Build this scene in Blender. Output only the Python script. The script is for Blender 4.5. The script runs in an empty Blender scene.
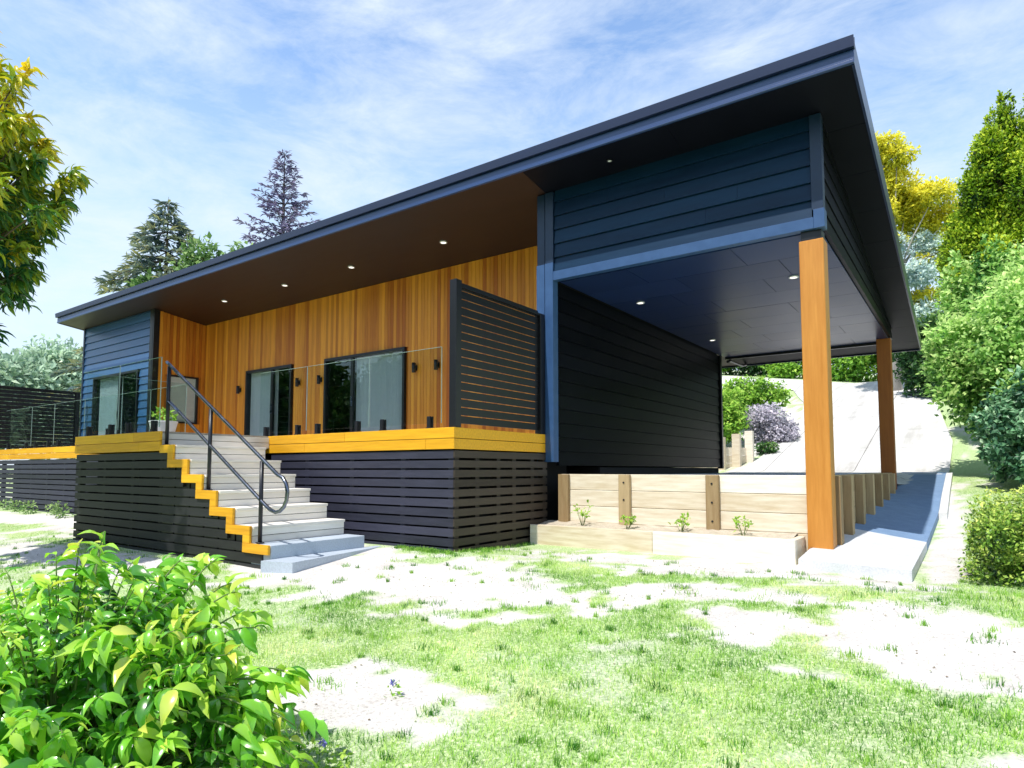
import bpy, math, random
import numpy as np
random.seed(7)
RNG = np.random.default_rng(11)
SC = bpy.context.scene
COL = SC.collection
R = math.radians

# ------------------------------------------------------------------ materials
def nt(name):
    m = bpy.data.materials.new(name); m.use_nodes = True
    t = m.node_tree
    for n in list(t.nodes): t.nodes.remove(n)
    out = t.nodes.new('ShaderNodeOutputMaterial')
    return m, t, out

def N(t, kind, **kw):
    n = t.nodes.new(kind)
    for k, v in kw.items():
        if k in n.inputs: n.inputs[k].default_value = v
        else: setattr(n, k, v)
    return n

def rgba(c): return (c[0], c[1], c[2], 1.0)

def ramp(t, fac, stops):
    r = t.nodes.new('ShaderNodeValToRGB')
    e = r.color_ramp.elements
    while len(e) < len(stops): e.new(0.5)
    for i, (p, c) in enumerate(stops):
        e[i].position = p; e[i].color = rgba(c)
    t.links.new(fac, r.inputs['Fac'])
    return r.outputs['Color']

def surf(name, dark, light, rough=0.6, scale=(3, 3, 3), nscale=2.0, detail=6, bump=0.0, tone=0.5, spec=0.5, coat=0.0,
         rough_var=0.12, speck=0.0):
    """Painted / timber / masonry surface: object-space noise + per-board 'tone' attribute drives the colour."""
    m, t, out = nt(name)
    b = N(t, 'ShaderNodeBsdfPrincipled'); t.links.new(b.outputs[0], out.inputs[0])
    tc = N(t, 'ShaderNodeTexCoord'); mp = N(t, 'ShaderNodeMapping'); mp.inputs['Scale'].default_value = scale
    t.links.new(tc.outputs['Object'], mp.inputs[0])
    nz = N(t, 'ShaderNodeTexNoise', Scale=nscale, Detail=detail, Roughness=0.6)
    t.links.new(mp.outputs[0], nz.inputs['Vector'])
    at = N(t, 'ShaderNodeAttribute', attribute_name='tone')
    mx = N(t, 'ShaderNodeMath', operation='MULTIPLY_ADD'); mx.inputs[1].default_value = tone
    sub = N(t, 'ShaderNodeMath', operation='MULTIPLY'); sub.inputs[1].default_value = 1 - tone
    t.links.new(nz.outputs['Fac'], sub.inputs[0])
    t.links.new(at.outputs['Fac'], mx.inputs[0]); t.links.new(sub.outputs[0], mx.inputs[2])
    c = ramp(t, mx.outputs[0], [(0.25, dark), (0.75, light)])
    if speck > 0:
        sp = N(t, 'ShaderNodeTexNoise', Scale=60.0, Detail=3.0); t.links.new(tc.outputs['Object'], sp.inputs['Vector'])
        mm = N(t, 'ShaderNodeMixRGB', blend_type='MULTIPLY'); mm.inputs[0].default_value = speck
        t.links.new(c, mm.inputs[1]); t.links.new(ramp(t, sp.outputs['Fac'], [(0.35, (0.45, 0.43, 0.4)), (0.6, (1, 1, 1))]), mm.inputs[2]); c = mm.outputs[0]
    t.links.new(c, b.inputs['Base Color'])
    rr = N(t, 'ShaderNodeMath', operation='MULTIPLY_ADD'); rr.inputs[1].default_value = rough_var; rr.inputs[2].default_value = rough - rough_var / 2
    t.links.new(nz.outputs['Fac'], rr.inputs[0]); t.links.new(rr.outputs[0], b.inputs['Roughness'])
    b.inputs['Specular IOR Level'].default_value = spec
    b.inputs['Coat Weight'].default_value = coat
    if bump > 0:
        bp = N(t, 'ShaderNodeBump', Strength=bump, Distance=0.01)
        t.links.new(nz.outputs['Fac'], bp.inputs['Height']); t.links.new(bp.outputs[0], b.inputs['Normal'])
    return m

def drive_mat():
    m, t, out = nt('pale_concrete_driveway')
    b = N(t, 'ShaderNodeBsdfPrincipled', Roughness=.85); b.inputs['Specular IOR Level'].default_value = .2; t.links.new(b.outputs[0], out.inputs[0])
    tc = N(t, 'ShaderNodeTexCoord')
    n1 = N(t, 'ShaderNodeTexNoise', Scale=.7, Detail=10.0, Roughness=.7); t.links.new(tc.outputs['Object'], n1.inputs['Vector'])
    mp = N(t, 'ShaderNodeMapping'); mp.inputs['Scale'].default_value = (1.3, .06, .3); mp.inputs['Rotation'].default_value = (0, 0, R(4)); t.links.new(tc.outputs['Object'], mp.inputs[0])
    n2 = N(t, 'ShaderNodeTexNoise', Scale=1.6, Detail=4.0); t.links.new(mp.outputs[0], n2.inputs['Vector'])
    n3 = N(t, 'ShaderNodeTexNoise', Scale=45.0, Detail=4.0); t.links.new(tc.outputs['Object'], n3.inputs['Vector'])
    c = ramp(t, n1.outputs['Fac'], [(.3, (.60, .59, .575)), (.7, (.82, .81, .80))])
    for src, st, k in ((n2.outputs['Fac'], [(.36, (.62, .6, .58)), (.52, (1, 1, 1))], .6), (n3.outputs['Fac'], [(.35, (.6, .58, .56)), (.5, (1, 1, 1))], .5)):
        mm = N(t, 'ShaderNodeMixRGB', blend_type='MULTIPLY'); mm.inputs[0].default_value = k; t.links.new(c, mm.inputs[1]); t.links.new(ramp(t, src, st), mm.inputs[2]); c = mm.outputs[0]
    br = N(t, 'ShaderNodeTexBrick', Scale=1.0); br.offset = 0; br.inputs['Brick Width'].default_value = 2.7; br.inputs['Row Height'].default_value = 3.2; br.inputs['Mortar Size'].default_value = .014
    br.inputs['Color1'].default_value = (1, 1, 1, 1); br.inputs['Color2'].default_value = (.93, .93, .92, 1); br.inputs['Mortar'].default_value = (.35, .34, .33, 1); t.links.new(tc.outputs['Object'], br.inputs['Vector'])
    mm = N(t, 'ShaderNodeMixRGB', blend_type='MULTIPLY'); mm.inputs[0].default_value = 1; t.links.new(c, mm.inputs[1]); t.links.new(br.outputs['Color'], mm.inputs[2])
    t.links.new(mm.outputs[0], b.inputs['Base Color']); return m

def metal(name, col, rough=0.3, metallic=1.0):
    m, t, out = nt(name)
    b = N(t, 'ShaderNodeBsdfPrincipled', Metallic=metallic, Roughness=rough); b.inputs['Base Color'].default_value = rgba(col)
    tc = N(t, 'ShaderNodeTexCoord'); nz = N(t, 'ShaderNodeTexNoise', Scale=9.0, Detail=4.0)
    t.links.new(tc.outputs['Object'], nz.inputs['Vector'])
    mr = N(t, 'ShaderNodeMapRange'); mr.inputs['To Min'].default_value = max(rough - .08, .03); mr.inputs['To Max'].default_value = rough + .1
    t.links.new(nz.outputs['Fac'], mr.inputs[0]); t.links.new(mr.outputs[0], b.inputs['Roughness'])
    t.links.new(b.outputs[0], out.inputs[0]); return m

def glass(name, tint, refl=1.0, rough=0.0, base=0.0):
    m, t, out = nt(name)
    tr = N(t, 'ShaderNodeBsdfTransparent'); tr.inputs[0].default_value = rgba(tint)
    gl = N(t, 'ShaderNodeBsdfGlossy'); gl.inputs['Roughness'].default_value = rough; gl.inputs[0].default_value = (.95, 1, 1, 1)
    fr = N(t, 'ShaderNodeFresnel', IOR=1.5)
    mu = N(t, 'ShaderNodeMath', operation='MULTIPLY_ADD'); mu.inputs[1].default_value = refl; mu.inputs[2].default_value = base; mu.use_clamp = True
    t.links.new(fr.outputs[0], mu.inputs[0])
    ge = N(t, 'ShaderNodeNewGeometry'); inv = N(t, 'ShaderNodeMath', operation='SUBTRACT'); inv.inputs[0].default_value = 1.0; t.links.new(ge.outputs['Backfacing'], inv.inputs[1])
    mb_ = N(t, 'ShaderNodeMath', operation='MULTIPLY'); t.links.new(mu.outputs[0], mb_.inputs[0]); t.links.new(inv.outputs[0], mb_.inputs[1]); mu = mb_
    tc = N(t, 'ShaderNodeTexCoord'); nz = N(t, 'ShaderNodeTexNoise', Scale=1.3, Detail=1.0)
    t.links.new(tc.outputs['Object'], nz.inputs['Vector'])
    bp = N(t, 'ShaderNodeBump', Strength=0.03, Distance=0.02); t.links.new(nz.outputs['Fac'], bp.inputs['Height'])
    t.links.new(bp.outputs[0], gl.inputs['Normal'])
    mx = N(t, 'ShaderNodeMixShader'); t.links.new(mu.outputs[0], mx.inputs[0]); t.links.new(tr.outputs[0], mx.inputs[1]); t.links.new(gl.outputs[0], mx.inputs[2])
    t.links.new(mx.outputs[0], out.inputs[0]); return m

def leafmat(name, stops, trans=0.35, rough=0.45, gloss=0.3, tcol=None):
    m, t, out = nt(name)
    at = N(t, 'ShaderNodeAttribute', attribute_name='tone')
    c = ramp(t, at.outputs['Fac'], stops)
    tc = N(t, 'ShaderNodeTexCoord'); nz = N(t, 'ShaderNodeTexNoise', Scale=1.7, Detail=3.0)
    t.links.new(tc.outputs['Object'], nz.inputs['Vector'])
    hs = N(t, 'ShaderNodeHueSaturation'); t.links.new(c, hs.inputs['Color'])
    mr = N(t, 'ShaderNodeMapRange'); mr.inputs['To Min'].default_value = .7; mr.inputs['To Max'].default_value = 1.3
    t.links.new(nz.outputs['Fac'], mr.inputs[0]); t.links.new(mr.outputs[0], hs.inputs['Value'])
    b = N(t, 'ShaderNodeBsdfPrincipled', Roughness=rough); b.inputs['Specular IOR Level'].default_value = gloss
    t.links.new(hs.outputs[0], b.inputs['Base Color'])
    tl = N(t, 'ShaderNodeBsdfTranslucent')
    if tcol:
        mm = N(t, 'ShaderNodeMixRGB', blend_type='MULTIPLY'); mm.inputs[0].default_value = 1; mm.inputs[2].default_value = rgba(tcol)
        t.links.new(hs.outputs[0], mm.inputs[1]); t.links.new(mm.outputs[0], tl.inputs[0])
    else: t.links.new(hs.outputs[0], tl.inputs[0])
    mx = N(t, 'ShaderNodeMixShader'); mx.inputs[0].default_value = trans
    t.links.new(b.outputs[0], mx.inputs[1]); t.links.new(tl.outputs[0], mx.inputs[2]); t.links.new(mx.outputs[0], out.inputs[0])
    return m

def lampmat(name, col, s):
    m, t, out = nt(name)
    e = N(t, 'ShaderNodeEmission', Strength=s); e.inputs[0].default_value = rgba(col); t.links.new(e.outputs[0], out.inputs[0]); return m

M = {}
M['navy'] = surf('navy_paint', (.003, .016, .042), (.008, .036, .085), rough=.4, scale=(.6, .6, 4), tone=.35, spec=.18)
M['blueboard'] = surf('skylit_weatherboard_paint', (.018, .070, .18), (.036, .12, .29), rough=.36, scale=(.6, .6, 4), tone=.35, spec=.5)  # dark navy boards made bluer, sky reflection put into the base
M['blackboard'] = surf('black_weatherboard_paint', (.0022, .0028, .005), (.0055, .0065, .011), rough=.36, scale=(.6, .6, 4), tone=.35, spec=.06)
M['trimblue'] = surf('blue_flashing_and_lit_trim', (.026, .072, .185), (.042, .105, .25), rough=.4, spec=.5, tone=.2)
M['trimnavy'] = surf('navy_trim', (.005, .018, .046), (.010, .03, .075), rough=.4, tone=.2)
M['fascia'] = surf('fascia_metal', (.010, .034, .12), (.018, .055, .18), rough=.33, scale=(.3, 3, 3), tone=.2, spec=.7)
M['gutter'] = surf('gutter_metal', (.006, .013, .048), (.011, .022, .075), rough=.3, scale=(.3, 3, 3), tone=.2, spec=.7)
M['roof'] = surf('roof_metal', (.02, .022, .03), (.035, .037, .045), rough=.4)
M['soffit_brown'] = surf('brown_soffit', (.014, .005, .003), (.028, .010, .006), rough=.5, scale=(.4, 3, 3), tone=.25)
M['soffit_navy'] = surf('navy_soffit', (.0025, .003, .007), (.005, .006, .013), rough=.5, scale=(.8, .8, 1), tone=.2, spec=.12)
M['ceiling'] = surf('carport_ceiling_paint', (.010, .024, .085), (.020, .042, .135), rough=.34, scale=(.5, .5, 1), tone=.3, spec=.30, rough_var=.1)
M['cedar'] = surf('cedar_cladding', (.46, .125, .008), (.88, .37, .032), rough=.5, scale=(9, 9, .7), nscale=2.2, bump=.15, tone=.52)
M['post'] = surf('stained_post', (.48, .18, .022), (.66, .29, .05), rough=.5, scale=(10, 10, .8), nscale=2, bump=.2, tone=.15)
M['beam'] = surf('yellow_stained_timber', (.62, .28, .006), (.98, .54, .018), rough=.5, scale=(.8, 14, 14), nscale=2.2, bump=.25, tone=.3)
M['slat'] = surf('dark_stained_slats', (.013, .015, .028), (.042, .044, .076), rough=.6, scale=(1.2, 9, 9), nscale=2.4, bump=.25, tone=.45)
M['slatdk'] = surf('black_screen_slats', (.004, .0045, .007), (.009, .010, .015), rough=.4, scale=(1, 8, 8), tone=.4)
M['slatside'] = surf('shaded_side_slats', (.020, .014, .010), (.060, .045, .034), rough=.6, scale=(9, 1.2, 9), nscale=2.4, bump=.25, tone=.45)  # skirting turned away from the sun, shade mixed into its colour
M['slatlanding'] = surf('shaded_landing_slats', (.006, .007, .008), (.024, .026, .028), rough=.6, scale=(1.2, 9, 9), nscale=2.4, bump=.25, tone=.45)  # same skirting darkened, the tree's shade put into the base
M['ramp'] = surf('ramp_with_shade_tint', (.15, .25, .42), (.23, .35, .54), rough=.75, nscale=1.4, detail=10, bump=.1, tone=.1, speck=.3)  # dark blue base carries the carport shade on the concrete
M['tread'] = surf('pale_timber_treads', (.70, .66, .60), (.92, .89, .83), rough=.65, scale=(9, 1, 9), nscale=2.2, bump=.15, tone=.35)
M['deckboard'] = surf('decking', (.36, .31, .25), (.52, .46, .38), rough=.7, scale=(1, 9, 9), tone=.4)
M['sleeper'] = surf('pale_pine_sleeper', (.60, .49, .33), (.95, .90, .78), rough=.75, scale=(.9, 8, 8), nscale=2.5, bump=.3, tone=.3)
M['sleeperpost'] = surf('weathered_timber_post', (.26, .17, .075), (.48, .36, .20), rough=.75, scale=(8, 8, .9), nscale=2.5, bump=.3, tone=.4)
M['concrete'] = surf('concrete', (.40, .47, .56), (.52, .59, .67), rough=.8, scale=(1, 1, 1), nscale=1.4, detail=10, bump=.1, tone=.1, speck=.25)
M['drive'] = drive_mat()
M['kerb'] = surf('pale_driveway', (.66, .655, .65), (.82, .81, .80), rough=.85, scale=(1, 1, 1), nscale=.8, detail=10, bump=.1, tone=.1, speck=.3)
M['soil'] = surf('dry_pale_soil', (.42, .36, .27), (.66, .60, .50), rough=.9, nscale=3, detail=10, bump=.6, tone=.1, speck=.4)
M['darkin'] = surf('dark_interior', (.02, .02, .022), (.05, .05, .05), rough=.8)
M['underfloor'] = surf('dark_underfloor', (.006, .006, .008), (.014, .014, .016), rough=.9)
M['blackmetal'] = metal('black_metal', (.02, .022, .03), .35, .3)
M['frame'] = surf('black_aluminium', (.008, .009, .011), (.016, .017, .02), rough=.35, tone=.1)
M['steel'] = metal('brushed_steel', (.17, .19, .24), .25)
M['pane'] = glass('door_glass', (.86, .90, .91), 1.4, 0, .03)
M['winpane'] = glass('window_glass', (.92, .95, .95), .5, 0, 0)
M['balglass'] = glass('balustrade_glass', (.93, .975, .965), .55, 0, .0)
M['glassedge'] = surf('glass_edge', (.30, .42, .40), (.42, .55, .52), rough=.2, tone=.1)
M['curtain'] = surf('pale_curtain', (.62, .66, .68), (.80, .83, .84), rough=.9, scale=(14, 14, .3), tone=.2)
M['blind'] = surf('pale_blind', (.80, .81, .85), (.92, .93, .95), rough=.6, tone=.3)
M['white'] = surf('white_glaze', (.72, .74, .76), (.82, .84, .86), rough=.4, tone=.1)
M['lamp'] = lampmat('lit_downlight', (1, .93, .82), 2.2)
M['bark'] = surf('brown_bark', (.06, .045, .03), (.16, .12, .08), rough=.9, scale=(6, 6, 1.2), bump=.8, tone=.2)
M['barkpale'] = surf('pale_bark', (.30, .28, .25), (.52, .50, .47), rough=.85, scale=(5, 5, 1.2), bump=.5, tone=.2)
M['barkdk'] = surf('dark_bark', (.035, .03, .035), (.09, .075, .075), rough=.9, scale=(6, 6, 1.2), bump=.8, tone=.2)
M['stem'] = surf('green_stem', (.10, .17, .04), (.18, .26, .07), rough=.6, tone=.3)
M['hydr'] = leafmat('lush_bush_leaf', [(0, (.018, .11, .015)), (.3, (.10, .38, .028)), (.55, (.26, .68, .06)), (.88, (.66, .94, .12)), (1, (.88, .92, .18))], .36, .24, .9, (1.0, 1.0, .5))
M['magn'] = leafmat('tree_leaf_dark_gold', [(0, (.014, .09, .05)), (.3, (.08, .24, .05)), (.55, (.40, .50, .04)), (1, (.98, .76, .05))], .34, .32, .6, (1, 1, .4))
M['spruce'] = leafmat('conifer_blue_green', [(0, (.06, .11, .16)), (.5, (.20, .28, .25)), (1, (.52, .50, .20))], .3, .6, .2)
M['pine'] = leafmat('conifer_dusky', [(0, (.09, .08, .18)), (.5, (.20, .18, .34)), (1, (.38, .32, .42))], .2, .7, .2)
M['lightgreen'] = leafmat('soft_light_leaf', [(0, (.07, .18, .05)), (.5, (.24, .40, .13)), (1, (.50, .66, .26))], .3, .5, .25)
M['gold'] = leafmat('golden_leaf', [(0, (.46, .50, .05)), (.35, (.88, .80, .05)), (1, (1.0, .95, .18))], .42, .5, .25)
M['silver'] = leafmat('silver_leaf', [(0, (.34, .50, .50)), (.5, (.66, .80, .74)), (1, (.90, .92, .62))], .3, .5, .25)
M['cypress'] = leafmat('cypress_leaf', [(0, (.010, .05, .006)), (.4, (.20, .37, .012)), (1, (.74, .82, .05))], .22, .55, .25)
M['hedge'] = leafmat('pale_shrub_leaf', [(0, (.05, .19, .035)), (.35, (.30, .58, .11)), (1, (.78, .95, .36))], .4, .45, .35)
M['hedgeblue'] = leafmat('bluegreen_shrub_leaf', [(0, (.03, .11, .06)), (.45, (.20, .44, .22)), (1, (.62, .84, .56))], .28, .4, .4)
M['box'] = leafmat('box_hedge_leaf', [(0, (.015, .06, .01)), (.4, (.20, .38, .04)), (1, (.72, .82, .18))], .25, .4, .4)
M['lav'] = leafmat('lavender_leaf', [(0, (.28, .28, .33)), (.5, (.55, .52, .60)), (1, (.82, .74, .82))], .2, .6, .2)
M['bush'] = leafmat('bright_bush_leaf', [(0, (.06, .18, .02)), (.4, (.26, .52, .05)), (1, (.58, .78, .14))], .3, .5, .3)
M['darkbush'] = leafmat('deep_bush_leaf', [(0, (.010, .045, .012)), (.5, (.05, .15, .03)), (1, (.20, .34, .07))], .25, .5, .3)
M['farwood'] = leafmat('hazy_far_wood_leaf', [(0, (.24, .36, .28)), (.5, (.46, .62, .44)), (1, (.72, .86, .62))], .25, .7, .15)  # paled leaf green, distance haze put into the colour
M['grass'] = leafmat('grass_blade', [(0, (.04, .19, .02)), (.3, (.22, .49, .055)), (.65, (.50, .74, .16)), (1, (.86, .90, .46))], .35, .5, .3)

# ------------------------------------------------------------------ mesh building
ORG = {}
class MB:
    def __init__(s): s.v = []; s.f = []; s.t = []; s.mi = []; s.smooth = []
    def poly(s, pts, tone=None, mi=0):
        i = len(s.v); s.v += [tuple(p) for p in pts]; s.f.append(tuple(range(i, i + len(pts))))
        s.t.append(random.random() if tone is None else tone); s.mi.append(mi); s.smooth.append(False)
    def box(s, x0, x1, y0, y1, z0, z1, tone=None, mi=0):
        tone = random.random() if tone is None else tone
        i = len(s.v)
        s.v += [(x0,y0,z0),(x1,y0,z0),(x1,y1,z0),(x0,y1,z0),(x0,y0,z1),(x1,y0,z1),(x1,y1,z1),(x0,y1,z1)]
        for q in ((0,3,2,1),(4,5,6,7),(0,1,5,4),(1,2,6,5),(2,3,7,6),(3,0,4,7)):
            s.f.append(tuple(i + k for k in q)); s.t.append(tone); s.mi.append(mi); s.smooth.append(False)
        return s
    def prism(s, pts, axis, a0, a1, tone=None, mi=0):
        """extrude a 2D outline along an axis. axis 'x': pts=(y,z); 'y': pts=(x,z); 'z': pts=(x,y)"""
        tone = random.random() if tone is None else tone
        def P(p, a): return (a, p[0], p[1]) if axis == 'x' else ((p[0], a, p[1]) if axis == 'y' else (p[0], p[1], a))
        n = len(pts); i = len(s.v)
        s.v += [P(p, a0) for p in pts] + [P(p, a1) for p in pts]
        fs = [tuple(range(i, i + n)), tuple(range(i + 2 * n - 1, i + n - 1, -1))] + [(i + k, i + n + k, i + n + (k + 1) % n, i + (k + 1) % n) for k in range(n)]
        for f in fs: s.f.append(f); s.t.append(tone); s.mi.append(mi); s.smooth.append(False)
        return s
    def tube(s, path, rad, n=8, tone=None, mi=0, cap=True):
        tone = random.random() if tone is None else tone
        path = [np.array(p, float) for p in path]
        if not hasattr(rad, '__len__'): rad = [rad] * len(path)
        i0 = len(s.v); prev = None
        for k, p in enumerate(path):
            d = path[min(k + 1, len(path) - 1)] - path[max(k - 1, 0)]; d /= (np.linalg.norm(d) + 1e-9)
            if prev is None:
                a = np.array([0, 0, 1.]) if abs(d[2]) < .9 else np.array([1., 0, 0])
                u = np.cross(d, a)
            else: u = prev - d * (prev @ d)
            u /= (np.linalg.norm(u) + 1e-9); prev = u; w = np.cross(d, u)
            for j in range(n):
                t = 2 * math.pi * j / n
                s.v.append(tuple(p + rad[k] * (math.cos(t) * u + math.sin(t) * w)))
        for k in range(len(path) - 1):
            for j in range(n):
                a = i0 + k * n + j; b = i0 + k * n + (j + 1) % n
                s.f.append((a, b, b + n, a + n)); s.t.append(tone); s.mi.append(mi); s.smooth.append(True)
        if cap:
            for f in (tuple(i0 + j for j in range(n - 1, -1, -1)), tuple(i0 + (len(path) - 1) * n + j for j in range(n))):
                s.f.append(f); s.t.append(tone); s.mi.append(mi); s.smooth.append(False)
        return s
    def build(s, name, mats, parent=None, loc=None, bevel=0):
        org = np.array(ORG.get(parent, (0, 0, 0)) if parent else (loc or (0, 0, 0)), float)
        me = bpy.data.meshes.new(name)
        me.from_pydata([tuple(np.array(v) - org) for v in s.v], [], s.f)
        a = me.attributes.new('tone', 'FLOAT', 'FACE'); a.data.foreach_set('value', s.t)
        mats = mats if isinstance(mats, (list, tuple)) else [mats]
        for m in mats: me.materials.append(m)
        me.polygons.foreach_set('material_index', s.mi); me.polygons.foreach_set('use_smooth', s.smooth)
        me.update()
        o = bpy.data.objects.new(name, me); COL.objects.link(o)
        if parent: o.parent = parent
        else: o.location = tuple(org)
        ORG[o] = tuple(org)
        if bevel:
            b = o.modifiers.new('bevel', 'BEVEL'); b.width = bevel; b.segments = 1; b.limit_method = 'ANGLE'
        return o

def tag(o, label, cat, group=None):
    o['label'] = label; o['category'] = cat
    if group: o['group'] = group
    return o
def thing(name, label, cat, loc=(0, 0, 0), group=None):
    o = bpy.data.objects.new(name, None); COL.objects.link(o); o.location = loc; ORG[o] = tuple(loc)
    o.empty_display_size = .2
    return tag(o, label, cat, group)
def struct(o): o['kind'] = 'structure'; return o

def arrays_mesh(name, V, F, tone, mat, parent=None, loc=None, smooth=False):
    """V (n,3) F (m,k) tone per face"""
    org = np.array(ORG.get(parent, (0, 0, 0)) if parent else (loc or (0, 0, 0)), float)
    me = bpy.data.meshes.new(name)
    m, k = F.shape
    me.vertices.add(len(V)); me.vertices.foreach_set('co', (V - org).astype(np.float32).ravel())
    me.loops.add(m * k); me.loops.foreach_set('vertex_index', F.astype(np.int32).ravel())
    me.polygons.add(m); me.polygons.foreach_set('loop_start', np.arange(0, m * k, k, dtype=np.int32))
    a = me.attributes.new('tone', 'FLOAT', 'FACE'); a.data.foreach_set('value', tone.astype(np.float32))
    me.polygons.foreach_set('use_smooth', np.full(m, smooth))
    me.materials.append(mat); me.update(calc_edges=True); me.validate()
    o = bpy.data.objects.new(name, me); COL.objects.link(o)
    if parent: o.parent = parent
    else: o.location = tuple(org)
    ORG[o] = tuple(org)
    return o

# ------------------------------------------------------------------ leaves
def unit(a): return a / (np.linalg.norm(a, axis=-1, keepdims=True) + 1e-9)
# leaf templates: x along the leaf, y across, z up; quads
def leaf_simple():      # folded pointed leaf, 2 quads
    v = np.array([(0,0,0),(.45,.26,.07),(1,0,-.10),(.5,0,0),(.45,-.26,.07)], float)
    f = np.array([(0,3,2,1),(0,4,2,3)])
    return v, f
def leaf_fine():        # curved ovate leaf with a drooping tip
    xs = [0,.12,.32,.55,.78,1]; ws = [.02,.2,.30,.27,.15,.0]; zs = [0,.05,.08,.05,-.06,-.24]
    v = []; f = []
    for x, w, z in zip(xs, ws, zs): v += [(x, w, z + .22 * w), (x, 0, z - .02), (x, -w, z + .22 * w)]
    for i in range(len(xs) - 1):
        a = 3 * i; f += [(a, a + 1, a + 4, a + 3), (a + 1, a + 2, a + 5, a + 4)]
    return np.array(v, float), np.array(f)
def leaf_blade():
    return np.array([(0,.06,0),(0,-.06,0),(1,-.02,.02),(1,.02,.02)], float), np.array([(0,1,2,3)])
LT = {'simple': leaf_simple(), 'fine': leaf_fine(), 'blade': leaf_blade()}

def leaves(P, D, U, size, tone, kind='simple', width=1.0):
    """P base points, D leaf direction, U approx up normal, size per leaf"""
    tv, tf = LT[kind]; n = len(P)
    D = unit(D); W = unit(np.cross(U, D)); Z = np.cross(D, W)
    size = np.broadcast_to(size, (n,))[:, None, None]
    V = P[:, None, :] + size * (tv[None, :, 0:1] * D[:, None, :] + width * tv[None, :, 1:2] * W[:, None, :] + tv[None, :, 2:3] * Z[:, None, :])
    F = tf[None] + (np.arange(n) * len(tv))[:, None, None]
    return V.reshape(-1, 3), F.reshape(-1, tf.shape[1]), np.repeat(tone, len(tf))

def merge(parts):
    V = []; F = []; T = []; o = 0
    for v, f, t in parts: V.append(v); F.append(f + o); T.append(t); o += len(v)
    return np.concatenate(V), np.concatenate(F), np.concatenate(T)

def rsphere(n): return unit(RNG.normal(size=(n, 3)))

def blob_leaves(blobs, per_area, size, kind='simple', light=0.5, up=.3, droop=0.0, spread=.9, tone_noise=.22, width=1.0, inner=.25, zlight=None, cluster=0):
    """leaf shells around a list of (centre, (rx,ry,rz), tonebias) blobs"""
    out = []
    for c, r, tb in blobs:
        c = np.array(c, float); r = np.array(r, float) if hasattr(r, '__len__') else np.array([r] * 3, float)
        area = 4 * math.pi * ((r[0] * r[1]) ** 1.6 / 3 + (r[0] * r[2]) ** 1.6 / 3 + (r[1] * r[2]) ** 1.6 / 3) ** (1 / 1.6)
        n = int(per_area * area)
        if n < 4: n = 4
        d = rsphere(n)
        if cluster:
            k = max(3, n // cluster); cd = rsphere(k); d = unit(cd[RNG.integers(0, k, n)] + RNG.normal(size=(n, 3)) * .16)
        rad = 1 - np.abs(RNG.normal(size=n)) * inner
        rad = np.clip(rad + .06 * RNG.normal(size=n), .2, 1.18)
        # lumpy radius
        lump = 1 + .13 * np.sin(d[:, 0] * 5.1 + c[0] * 3) * np.sin(d[:, 1] * 4.3 + c[1] * 2) + .09 * np.sin(d[:, 2] * 8 + c[2])
        p = c + d * r * (rad * lump)[:, None]
        dirs = unit(d * .8 + RNG.normal(size=(n, 3)) * spread + np.array([0, 0, -droop]))
        nrm = unit(d * .8 + RNG.normal(size=(n, 3)) * .45 + np.array([-.05, -.55, .75 + .3 * up]))
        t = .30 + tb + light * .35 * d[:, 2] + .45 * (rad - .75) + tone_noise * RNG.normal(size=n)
        s = size * RNG.uniform(.65, 1.3, n)
        out.append(leaves(p, dirs, nrm, s, np.clip(t, 0, 1), kind, width))
    return merge(out)

def limbs(mb, base, tips, r0, n=7):
    """tapered trunk from base with limbs towards each tip"""
    base = np.array(base, float)
    for tip, frac, r in tips:
        tip = np.array(tip, float); mid = base * (1 - .5) + tip * .5 + np.array([RNG.normal() * .08, RNG.normal() * .08, .12 * np.linalg.norm(tip - base)])
        mb.tube([base, mid * .5 + base * .5 + RNG.normal(size=3) * .03, mid, tip], [r, r * .75, r * .5, r * .15], n)

# ------------------------------------------------------------------ smooth value noise
def vnoise(x, y, s, seed=0):
    x = np.asarray(x, float) / s; y = np.asarray(y, float) / s
    xi = np.floor(x).astype(np.int64); yi = np.floor(y).astype(np.int64); fx = x - xi; fy = y - yi
    fx = fx * fx * (3 - 2 * fx); fy = fy * fy * (3 - 2 * fy)
    def h(a, b):
        k = (a * 374761393 + b * 668265263 + seed * 974711) & 0x7fffffff
        k = (k ^ (k >> 13)) * 1274126177 & 0x7fffffff
        return ((k ^ (k >> 16)) & 0xffff) / 65535.0
    return (h(xi, yi) * (1 - fx) + h(xi + 1, yi) * fx) * (1 - fy) + (h(xi, yi + 1) * (1 - fx) + h(xi + 1, yi + 1) * fx) * fy
def fbm(x, y, s, seed=0): return .5 * vnoise(x, y, s, seed) + .28 * vnoise(x, y, s * .45, seed + 1) + .22 * vnoise(x, y, s * .2, seed + 2)
def sstep(a, b, x): t = np.clip((np.asarray(x, float) - a) / (b - a), 0, 1); return t * t * (3 - 2 * t)

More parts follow.
